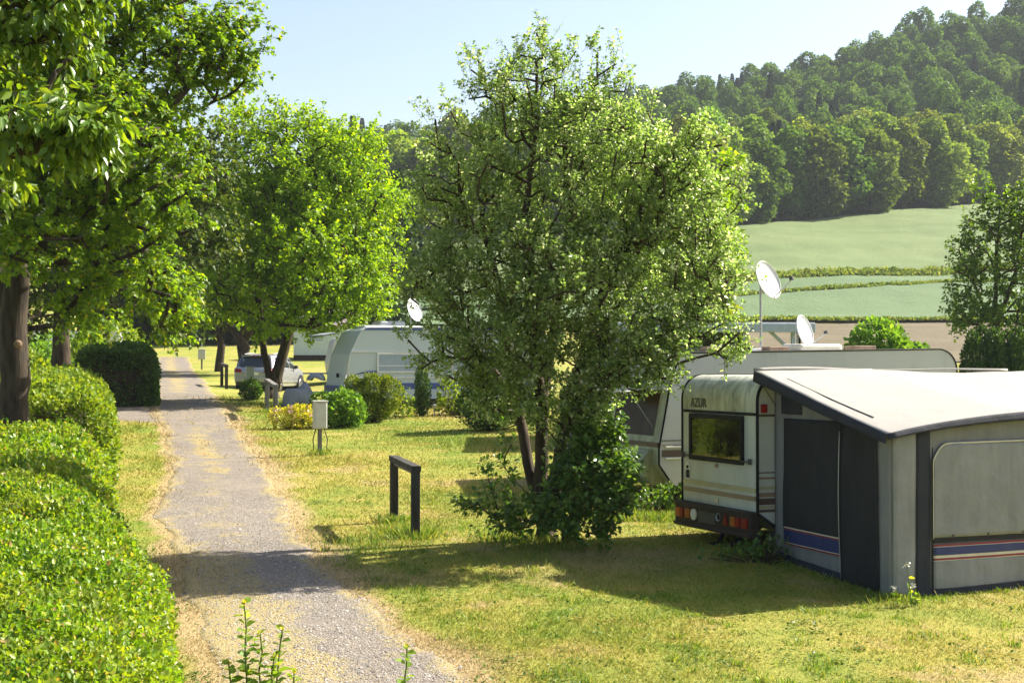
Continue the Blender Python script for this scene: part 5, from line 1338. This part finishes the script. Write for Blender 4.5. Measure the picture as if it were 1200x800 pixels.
for x, y, dx, dz, m, nm in ((1.15, .3, .45, .10, M_BRICK, 'brick'), (1.85, .2, .16, .16, M_BROWN, 'roof_vent'), (2.45, .25, .42, .09, M_BRICK, 'brick'), (4.35, .3, .5, .09, M_BRICK, 'brick'), (2.0, .6, .5, .07, M_WHITE, 'roof_tray')):
    MB().box((x, y, rb_(x)-.01), (x+dx, y+.3, rb_(x)+dz)).build(nm, m, cB, bevel=.012)
MB().box((3.15, .3, rb_(3.1)-.01), (4.1, 1.0, rb_(3.6)+.13)).build('roof_dome', M_CREAM, cB, bevel=.06, seg=3)

# teal awning on its far left side
tw = empty('awning_tent', Vector((FB.o.x, FB.o.y, FB.o.z)), CA); tag(tw, 'teal blue awning with pale roof half hidden by leafy shoots beside the dirty caravan', 'tent')
Pt = np.array([[(.25+2.6*a/12, WB_+.02+2.3*b/12, 2.62-.42*(b/12)-.03*math.sin(PI*a/4*1.0)**2) for b in range(13)] for a in range(13)]); MB().grid(Pt).build('roof', M_CANVAS_ROOF, tw, smooth=True, solid=.006)
wall('front_wall', M_CANVAS_TEAL, lambda a, b: (.28, WB_+.05+2.2*a, FB.gl(.28, WB_+2.2*a)+(2.54-.40*a-FB.gl(.28, WB_+2.2*a))*b), 24, 20, .03, 31, (-1, 0, 0), tw)
wall('side_wall', M_CANVAS_TEAL, lambda a, b: (.28+2.5*a, WB_+2.27, FB.gl(.28, WB_+2.27)+(2.13-FB.gl(.28, WB_+2.27))*b), 24, 20, .03, 32, (0, 1, 0), tw)
strip_ = MB().box((.18, WB_+.03, 2.40), (.26, WB_+.5, 2.56)).build('valance', M_CANVAS_TEAL, tw, bevel=.02)
MB().box((.262, WB_+.12, .9), (.277, WB_+.55, 2.3)).build('window', M_CANVAS_DK, tw)

# ---- blue-striped caravan
FE = Frame(-5.34, 46.8); LE, WE = 7.0, 2.3
cE = empty('caravan', FE.o, CA); tag(cE, 'pale caravan with blue bands and a white framed window behind the planted bed', 'caravan')
pE = rounded([(.12, .30), (-.12, .45), (0, 1.1), (.12, 1.75), (.55, 2.62), (LE, 2.72), (LE+.05, .8), (LE-.2, .30)], [.08, .1, .1, .2, .38, .35, .3, .1], 8)
shell('body', pE, 0, WE, cE, M_CARAV_E)
trim('edge_trim', pE, -.003, .02, M_WHITE, cE)
MB().box((.62, -.02, 2.545), (LE-.3, -.001, 2.615)).build('stripe', M_BLUE, cE); MB().box((.06, -.012, .62), (LE-.02, -.001, .82)).build('stripe', M_BLUE, cE)
MB().box((-.14, .05, .46), (-.02, WE-.05, .74)).build('front_band', M_BLUE, cE, bevel=.02)
MB().box((.14, -.03, 1.82), (LE-.1, -.001, 1.86)).build('rub_rail', M_WHITE, cE); MB().box((.06, -.03, .98), (LE-.1, -.001, 1.03)).build('rub_rail', M_WHITE, cE)
window_side(cE, 1.02, 2.55, 1.15, 1.80, 0, M_WHITE, M_PANE_E, .06, bar=1.36)
window_side(cE, 3.6, 4.7, 1.2, 1.78, 0, M_WHITE, M_PANE_E, .06)
sw = [(.3+.16*k, -.006, 1.10+.05*math.sin(k*.5)+.012*k) for k in range(9)]; MB().tube(sw, [.012, .02, .03, .045, .03, .018, .012, .01, .006], 6).build('swoosh', M_NAVY, cE); sw2 = [(.3+.12*k, -.006, .95+.006*k) for k in range(5)]; MB().tube(sw2, [.01, .02, .022, .012, .006], 6).build('swoosh', M_NAVY, cE)
MB().box((-.17, .5, 1.0), (-.1, .62, 1.14)).build('front_handle', M_BLACK, cE)
MB().box((1.3, .6, 2.62), (2.2, 1.5, 2.86)).build('air_conditioner', M_METAL, cE, bevel=.07, seg=3); MB().box((.75, .5, 2.60), (3.4, 1.7, 2.71)).build('roof_rack', M_WHITE, cE, bevel=.02)
for y in (.15, WE-.15): wheel(cE, 3.6, y)
sk_ = MB()
for k in range(5): sk_.box((.55, -.05, .02+k*.06), (LE-.4, -.02, .062+k*.06))
sk_.build('skirt', M_BROWN, cE)
MB().box((.06, .25, 2.34), (.5, WE-.25, 2.40), M=Matrix.Translation((-.30, 0, .02))@Matrix.Rotation(math.radians(-12), 4, 'Y')).build('front_flap', M_TARP, cE, bevel=.02)
MB().tube([(.1, .9, .5), (-1.55, WE/2, .5), (.1, WE-.9, .5)], .045, 6).build('drawbar', M_METAL, cE)
tp = empty('tarp', Vector((FE.o.x, FE.o.y, FE.o.z))+Vector((-1.60, .35, 0)), CA); tag(tp, 'grey tarpaulin draped over the drawbar hitch of the blue-striped caravan', 'tarp')
g_ = []
for a in range(25):
    row = []
    for b in range(21):
        u, v = a/24*2-1, b/20*2-1; r = (abs(u)**2.6+abs(v)**2.6)
        top = max(0., 1-r)**.38; ridge = .26*math.exp(-((u-.45)/.28)**2-(v/.6)**2)
        row.append((u*.52, v*.42, max(.03, .62*min(1, top*1.25)+ridge*top)+.02*math.sin(7*u+3*v)))
    g_.append(row)
MB().grid(np.array(g_)).build('sheet', M_TARP, tp, smooth=True, solid=.012)

# ---- far caravans and cabin
def far_caravan(name, label, x, y, rz, L, Wd, H, mat, stripe=None, nose=True):
    e = empty(name, (x, y, g1(x, y)), rz); tag(e, label, 'caravan'); p = rounded([(.1, .35), (0, 1.0), (.25, H), (L, H), (L, .35)], [.1, .1, .35, .3, .1], 6)
    shell('body', p, 0, Wd, e, mat); window_side(e, L*.25, L*.55, 1.15, 1.75, 0, M_WHITE, M_PANE_E, .05)
    MB().box((.05, -.012, .7), (L-.05, -.001, .8)).build('stripe', stripe or M_TAN, e)
    for yy_ in (.15, Wd-.15): wheel(e, L*.5, yy_)
    MB().tube([(.1, .6, .5), (-1.35, Wd/2, .5), (.1, Wd-.6, .5)], .04, 6).build('drawbar', M_METAL, e)
    MB().tube([(-1.2, Wd/2, .5), (-1.2, Wd/2, .12)], .03, 6).lathe([(.12, -.04), (.12, .04)], Matrix.Translation((-1.2, Wd/2, .12))@Matrix.Rotation(PI/2, 4, 'X'), 14, cap=True).build('jockey_wheel', M_BLACK, e)
    return e
x, y = (386-600)/F_PX*68, 68.0; far_caravan('caravan', 'cream caravan half hidden behind the blue-striped one, its drawbar pointing at the car', x, y, CA*.6, 5.0, 2.1, 2.2, M_CARAV_B)
hc = MB()
hc.grid(np.array([[(u*.42, v*.38, max(.0, .34*max(0, 1-(abs(u)**3+abs(v)**3)*.9)**.5)-.12+.02*math.sin(9*u+4*v)) for v in np.linspace(-1, 1, 15)] for u in np.linspace(-1, 1, 15)]))
b = B(366, 67); h_ = hc.build('tarp', M_TARP, None, smooth=True, loc=(b[0], b[1]+1.3, b[2]+.42), solid=.01); tag(h_, 'small pale cover over the drawbar of the half hidden cream caravan', 'tarp')
b = B(344, 96); e = empty('cabin', tuple(b), .12); tag(e, 'white cabin with mauve tiled roof seen through the branches of the lime-green tree', 'cabin')
MB().box((0, 0, .35), (4.6, 3, 2.35)).build('wall', M_CARAV_E, e); MB().box((0, .05, .0), (4.6, 2.9, .35)).build('base', M_BROWN, e)
MB().add([(-.3, -.35, 2.25), (4.9, -.35, 2.25), (4.9, 1.5, 3.5), (-.3, 1.5, 3.5), (4.9, 3.35, 2.25), (-.3, 3.35, 2.25)], [(0, 1, 2, 3), (3, 2, 4, 5)]).build('roof', M_ROOFTILE, e, solid=.1)
window_side(e, 1.0, 2.0, 1.2, 1.9, 0, M_WHITE, M_PANE_E, .06)
x, y = (28-600)/F_PX*70, 70.0; far_caravan('caravan', 'white caravan glimpsed behind the big maple trunk on the left', x, y, .1, 4.5, 2.1, 2.3, M_WHITE, M_BLUE)

# ---- steel canopy behind the dirty caravan
b = B(778, 35.5); cp = empty('canopy', tuple(b), .06); tag(cp, 'flat grey steel canopy roof on posts with green tarpaulin walls, behind the dish mast', 'canopy')
zt = float(at(800, 380, 35.5).z)-b[2]
MB().box((-1.5, -.1, zt-.02), (7.45/2+0, 3.3, zt+.05)).build('roof', M_WHITE, cp, bevel=.01); MB().box((-1.5, -.16, zt-.19), (7.45/2+.0, -.102, zt+.02)).build('fascia', M_SHEET, cp, bevel=.01)
for x in (-1.2, 1.96, 3.17): MB().box((x, 0, FA.gl(0, 0)*0-.1), (x+.09, .09, zt-.02)).build('post', M_SHEET, cp)
MB().tube([(2.62, .03, zt-.15), (3.17, .03, zt-.65)], .045, 6).build('brace', M_SHEET, cp); MB().box((2.95, -.02, zt-.62), (3.45, .06, zt-.54)).build('bracket', M_METAL, cp)
MB().tube([(3.5, .03, zt-.2), (3.38, .03, zt-.3), (3.38, .03, zt-.9)], .03, 6).build('downpipe', M_BLACK, cp)
M_GREENTARP = canvas('grey_green_tarp', (.22, .29, .28)); 
wall('tarpaulin', M_GREENTARP, lambda a, b_: (-1.3+4.35*a, .7, (zt-.45-.12*math.sin(a*4)**2-.30*max(0, a-.75)*3)*b_), 30, 16, .03, 41, (0, -1, 0), cp)
wall('back_wall', M_CANVAS_DK, lambda a, b_: (-1.4+3.2*a, 3.1, (zt-.05)*b_), 12, 8, .02, 42, (0, -1, 0), cp)

# ------------------------------------------------------------------ satellite dishes
def dish(label, px, py, d, wpx, hpx, yaw, tilt, mast=None, lnb_side=1, lean=0.0):
    R = hpx/2*d/F_PX; c = at(px, py, d); e = empty('satellite_dish', c); tag(e, label, 'satellite dish')
    M = Matrix.Rotation(yaw, 4, 'Z')@Matrix.Rotation(-PI/2+tilt, 4, 'X')
    prof = [(R*s, -.16*R*(1-s*s)) for s in (.0001, .25, .5, .75, .95, 1.0)]+[(R*1.02, .012), (R*.99, .02)]
    dd_ = MB().lathe(prof, M@Matrix.Diagonal((.92, 1, 1, 1)), 36); o = dd_.build('reflector', M_WHITE, e, smooth=True, solid=.012)
    tipp = M@Vector((0, R*.55, R*1.35)); low = M@Vector((0, R*.98, .0))
    MB().tube([low, tipp], .014, 6).build('feed_arm', M_METAL, e); fm = M@Vector((0, R*.40, R*1.35)); MB().tube([tipp+(tipp-fm)*.1, fm], .045, 10).build('receiver', M_DARKPL, e)
    back = M@Vector((0, 0, -.22*R)); MB().tube([back, back+(M@Vector((0, 0, -.10)))], .07, 8).build('bracket', M_METAL, e)
    if mast is not None:
        q = back+(M@Vector((0, 0, -.10))); MB().tube([(q.x, q.y, q.z+.06), (q.x+lean, q.y, mast-c.z)], .024, 8).build('mast', M_METAL, e)
    return e
dish('large white satellite dish on a tall mast rising from the caravan roof', 900, 328, 27.2, 24, 46, math.radians(-136), math.radians(20), float(FB.o.z)+2.72)
dish('smaller white satellite dish low beside the end of the steel canopy', 943, 388, 29.6, 16, 38, math.radians(-129), math.radians(16), float(FB.o.z)+2.6)
dish('white satellite dish on the roof of the blue-striped caravan, half hidden by leaves', 486, 363, 48.5, 16, 28, math.radians(-125), math.radians(18), float(FE.o.z)+2.6)

# ------------------------------------------------------------------ silver car
def make_car(loc, rz):
    e = empty('parked_car', loc, rz); tag(e, 'silver people carrier parked on the grass behind the forked tree', 'car')
    xs = np.array([0, .06, .20, .42, .62, 1.3, 2.2, 2.75, 3.10, 3.55, 3.8, 4.2, 4.5, 4.68, 4.75])
    zt_ = np.array([.86, .98, 1.12, 1.50, 1.60, 1.665, 1.64, 1.55, 1.40, 1.14, 1.06, .98, .86, .70, .55])
    zb_ = np.array([.84, .96, 1.04, 1.06, 1.06, 1.05, 1.02, 1.0, .98, .96, .94, .90, .80, .66, .53])
    wb = np.array([.80, .86, .90, .92, .93, .94, .94, .94, .93, .93, .92, .90, .84, .74, .66]); wt = np.array([.62, .68, .70, .70, .70, .72, .72, .70, .70, .74, .76, .74, .66, .58, .52])
    X = np.concatenate([np.linspace(0, .7, 15), np.linspace(.8, 2.6, 14), np.linspace(2.7, 4.75, 24)]); zt2, zb2, wb2, wt2 = [np.interp(X, xs, a) for a in (zt_, zb_, wb, wt)]
    zl = np.interp(X, [0, .15, .5, 4.3, 4.75], [.42, .30, .24, .24, .34])
    def ring(i):
        a = [(wb2[i]*.93, zl[i]), (wb2[i], zl[i]+(zb2[i]-zl[i])*.35), (wb2[i]*1.005, zl[i]+(zb2[i]-zl[i])*.65), (wb2[i]*.975, zb2[i]), ((wb2[i]*.975+wt2[i])/2+.02, (zb2[i]+zt2[i])/2), (wt2[i], zt2[i]-.05*(zt2[i]-zb2[i] > .1)), (wt2[i]*.8, zt2[i]), (0, zt2[i]+.02)]
        return [(X[i], -w_, z) for w_, z in a]+[(X[i], w_, z) for w_, z in a[-2::-1]]
    P = np.array([ring(i) for i in range(len(X))]); mb = MB().grid(P); k = P.shape[1]
    mb.add(P[0], [tuple(range(k))]); mb.add(P[-1], [tuple(range(k-1, -1, -1))]); body = mb.build('body', M_SILVER, e, smooth=True); body.data.set_sharp_from_angle(angle=.9)
    def S(x, h, sgn, o=.006):
        i = lambda a: float(np.interp(x, X, a)); b_, t_, w0, w1 = i(zb2), i(zt2)-.05, i(wb2)*.975, i(wt2); wm = (w0+w1)/2+.02
        w_ = np.interp(h, [0, .5, 1], [w0, wm, w1]); return (x, sgn*(w_+o), b_+(t_-b_)*h)
    for sgn in (-1, 1):
        for x0, x1, x2, x3 in ((.55, 1.30, .72, 1.30), (1.38, 2.28, 1.38, 2.26), (2.36, 3.30, 2.34, 2.86)):
            g_ = np.array([[S((x0+(x1-x0)*a)*(1-b_)+(x2+(x3-x2)*a)*b_, .06+.80*b_, sgn) for b_ in np.linspace(0, 1, 7)] for a in np.linspace(0, 1, 9)])
            MB().grid(g_ if sgn < 0 else g_[::-1]).build('side_window', M_CARGLASS, e, smooth=True, solid=.008)
        for xw in (.86, 3.78):
            M = Matrix.Translation((xw, sgn*.83, .33))@Matrix.Rotation(PI/2*-sgn, 4, 'X')
            MB().lathe([(.40, .0), (.40, .118), (.0001, .118)], M, 26).build('wheel_arch', M_BLACK, e)
            t = MB().lathe([(.2, .10), (.29, .13), (.325, .11), (.33, .0), (.33, -.1)], M, 26).build('wheel', M_TYRE, e, smooth=True)
            rm = MB().lathe([(.22, .122), (.20, .135), (.215, .125)], M, 26)
            for q in range(5):
                a = 2*PI*q/5; rm.tube([M@Vector((.03*math.cos(a), .03*math.sin(a), .135)), M@Vector((.21*math.cos(a), .21*math.sin(a), .13))], .028, 5)
            rm.lathe([(.06, .14), (.0001, .15)], M, 12).lathe([(.22, .10), (.0001, .09)], M, 20, 0).build('rim', M_CHROME, t)
        MB().box((2.80, sgn*1.02-.09, 1.02), (2.95, sgn*1.02+.09, 1.16)).build('mirror', M_DARKPL, e, bevel=.03)
        MB().box((1.45, sgn*.94-.012, .93), (1.62, sgn*.94+.012, .96)).build('door_handle', M_CHROME, e); MB().box((2.42, sgn*.945-.012, .93), (2.58, sgn*.945+.012, .96)).build('door_handle', M_CHROME, e)
        MB().box((1.2, sgn*.935-.018, .40), (3.35, sgn*.935+.018, .47)).build('sill_trim', M_SILVER, e, bevel=.01)
        MB().add([(-.015, sgn*.52, .86), (.03, sgn*.845, .86), (.20, sgn*.905, .98), (.22, sgn*.90, 1.04), (.08, sgn*.74, 1.02), (.02, sgn*.52, .98)], [(0, 1, 2, 3, 4, 5)]).build('tail_light', M_TAILRED, e, solid=.03)
        MB().box((4.35, sgn*.62-.14, .70), (4.70, sgn*.62+.14, .82)).build('headlight', M_CHROME, e, bevel=.03)
        MB().tube([(.8, sgn*.66, 1.66), (1.6, sgn*.68, 1.71), (2.4, sgn*.67, 1.67)], .018, 6).build('roof_rail', M_METAL, e)
    rs = [(.14, 1.07), (.24, 1.20), (.36, 1.385), (.46, 1.53)]; g_ = np.array([[(np.interp(z, [1.0, 1.12, 1.5, 1.6], [.08, .20, .42, .62])-.022+.05*abs(yy_)**2, yy_*(.80-.22*(z-1.07)), z) for z in np.linspace(1.08, 1.50, 8)] for yy_ in np.linspace(-1, 1, 13)])
    MB().grid(g_).build('rear_window', M_CARGLASS, e, smooth=True, solid=.01)
    MB().box((.36, -.66, 1.575), (.62, .66, 1.60)).build('spoiler', M_SILVER, e, bevel=.01); MB().box((.345, -.16, 1.565), (.40, .16, 1.595)).build('brake_light', M_TAILRED, e)
    MB().box((-.055, -.80, .44), (.10, .80, .66)).build('bumper', M_SILVER, e, bevel=.04); MB().box((-.03, -.76, .26), (.12, .76, .43)).build('diffuser', M_DARKPL, e, bevel=.02)
    MB().box((-.03, -.26, .74), (.0, .26, .85)).build('licence_plate', M_PLATE, e); MB().box((-.02, -.34, .865), (.03, .34, .885)).build('trim_bar', M_CHROME, e)
    return e
cb = B(297, 63.5); make_car((cb[0]-.0, cb[1]-.2, g1(cb[0]+.6, cb[1]+2)-.03), math.radians(90-10))

# ------------------------------------------------------------------ meter boxes, wooden frames, lamp
def meter_box(label, px, d, h0, h1, w, dp, posth=None, antenna=0, rz=.35, hide_post=False, cable=False):
    b = B(px, d); e = empty('meter_box', tuple(b), rz); tag(e, label, 'power box')
    MB().box((-.045, -.045, -.1), (.045, .045, h0+.05)).build('post', M_WOODGREY, e, bevel=.008)
    bx = MB().box((-w/2, -dp/2, h0), (w/2, dp/2, h1)).build('housing', M_BOXGREY, e, bevel=.015)
    MB().box((-w/2+.02, -dp/2-.014, h0+.03), (w/2-.02, -dp/2-.001, h1-.04)).build('door', M_BOXGREY, bx, bevel=.005)
    MB().box((-w/2-.02, -dp/2-.03, h1), (w/2+.02, dp/2+.02, h1+.03)).build('lid', M_BOXGREY, bx, bevel=.01)
    if antenna: MB().tube([(0, 0, h1), (0, 0, h1+antenna)], .02, 6).build('pipe', M_METAL, e)
    if cable:
        for s in (-1, 1): MB().tube([(s*.1, -.02, h0), (s*.17, -.04, h0-.25), (s*.15, -.04, h0-.45), (s*.26, -.05, .03)], .012, 5).build('cable', M_BLACK, e, smooth=True)
    return e
meter_box('pale grey meter box on a wooden post in the middle of the sunny lawn', 375, 33.5, .60, 1.22, .30, .22, cable=True)
meter_box('pale meter box on a post right behind the car, a dark shrub at its foot', 293, 51.6, .58, 1.10, .26, .2)
meter_box('small white meter box with thin pipe on top, far up the track', 236.5, 84, .58, 1.15, .40, .28, antenna=.45)

def wood_frame(label, p0, p1, h, mat, t=.10, rail=.09):
    a, b = np.array(p0), np.array(p1); dv = b[:2]-a[:2]; L = float(np.hypot(*dv)); e = empty('wooden_frame', (a[0], a[1], a[2]), math.atan2(dv[1], dv[0])); tag(e, label, 'wooden frame', 'wooden post frames beside the track'); dz = b[2]-a[2]
    for x, z in ((0, 0), (L, dz)): MB().box((x-t/2, -t/2, z-.2), (x+t/2, t/2, z+h-.001)).build('post', mat, e, bevel=.008)
    M = Matrix(((1, 0, 0, 0), (0, 1, 0, 0), (dz/L, 0, 1, 0), (0, 0, 0, 1)))
    MB().box((-t/2-.02, -t/2-.012, h), (L+t/2+.02, t/2+.012, h+rail), M=M).build('rail', mat, e, bevel=.008)
    MB().box((t/2+.002, -.02, h-.055), (L-t/2-.002, .02, h-.002), M=M).build('inner_batten', M_WOODGREY, e)
    return e
wood_frame('large black wooden frame of two posts and a rail standing on the near lawn', B(487, 22.1), B(462, 23.9), 1.0, M_WOOD, .125)
wood_frame('grey weathered wooden frame beside the track, left of the grey tarp', B(323, 43), B(313, 45.5), .95, M_WOODGREY, .13)
wood_frame('small dark wooden frame far up the track, left of the car', B(265.5, 62), B(260, 64.5), .95, M_WOOD, .13)
b = B(509, 44); e = empty('garden_lamp', tuple(b)); tag(e, 'little white garden lamp on a spike beside the slim thuja', 'lamp')
MB().tube([(0, 0, -.05), (0, 0, .26)], .018, 8).build('spike', M_METAL, e); MB().lathe([(.02, .22), (.075, .25), (.08, .30), (.11, .31), (.02, .36), (.0001, .37)], None, 14).build('lamp_head', M_WHITE, e, smooth=True)

# ------------------------------------------------------------------ longer grass round posts and walls
sp = []
for px, d, r, c, h in ((487, 22.05, .32, 420, .17), (470, 22.6, .5, 500, .16), (462, 23.8, .3, 380, .19), (500, 22.3, .5, 400, .12), (640, 21.5, .7, 700, .16), (590, 22, .6, 500, .18), (430, 21.5, .8, 600, .13), (375, 33.4, .3, 260, .2), (313, 45, .3, 120, .2), (323, 43, .3, 120, .2)):
    q = B(px, d); sp.append((q[0], q[1], r, c, h))
for t in np.linspace(0, 1, 14):
    p = A0+(A1-A0)*t; w_ = Matrix.Rotation(CA, 3, 'Z')@Vector((p.x-.1, p.y, 0))+FA.o; sp.append((w_.x, w_.y, .12, 70, .07))
for u in np.linspace(.1, 3.2, 14):
    w_ = Matrix.Rotation(CA, 3, 'Z')@Vector((u, -3.02, 0))+FA.o; sp.append((w_.x, w_.y, .10, 50, .055))
w_ = Matrix.Rotation(CA, 3, 'Z')@Vector((.15, -3.05, 0))+FA.o; sp.append((w_.x, w_.y, .35, 160, .15))
for u in np.linspace(-.2, 1.2, 7):
    w_ = Matrix.Rotation(CA, 3, 'Z')@Vector((u, .3, 0))+FA.o; sp.append((w_.x, w_.y, .3, 140, .16))
for px in range(690, 810, 10): q = B(px, 24.1); sp.append((q[0], q[1], .35, 200, .17))
rq = np.random.default_rng(88)
for _ in range(420):
    d_ = 12.5+16*rq.random()**1.4; p_ = rq.uniform(330, 1230); x_ = (p_-600)/F_PX*d_
    if in_path(np.array([x_]), np.array([d_]))[0] < -.1: sp.append((x_, d_, rq.uniform(.06, .2), int(rq.integers(18, 60)), rq.uniform(.05, .10)))
tufts('long_grass', sp, 71, 'longer unmown grass round posts, tree foot and awning walls')
# white-flowered weeds at the awning corner
for i, (px, py, px0) in enumerate([(1063, 662, 1067), (1070, 686, 1072), (1048, 690, 1052)]):
    b = B(px0, 17.4); t = np.array(at(px, py, 17.4))-b; e = empty('wildflower', tuple(b)); tag(e, ['tallest thin wildflower with whitish bloom at the awning corner', 'short thin wildflower right of the tallest at the awning corner', 'thin wildflower left of the tallest, before the dark door flap'][i], 'wildflower')
    sv, sf = sticks(np.array([(0, 0, -.02), tuple(t*.5)]), np.array([tuple(t*.5), tuple(t)]), .005, .004, 5); link('stem', mesh_from('stem', sv, [sf], [M_STEM]), e)
    rr = np.random.default_rng(i); v, f = leaf_mesh(t+rr.normal(0, .016, (16, 3)), rr.normal(size=(16, 3)), rr.normal(size=(16, 3)), .028, LEAFM, LEAF6F); link('bloom', mesh_from('bloom', v, [f], [M_BLOSSOM]), e)
    v, f = leaf_mesh(np.linspace(.05, .7, 9)[:, None]*t[None], rr.normal(size=(9, 3)), rr.normal(size=(9, 3))+np.array([[0, 0, .8]]), .09, LEAFN, LEAF6F); link('leaves', mesh_from('leaves', v, [f], [M_WEED]), e)
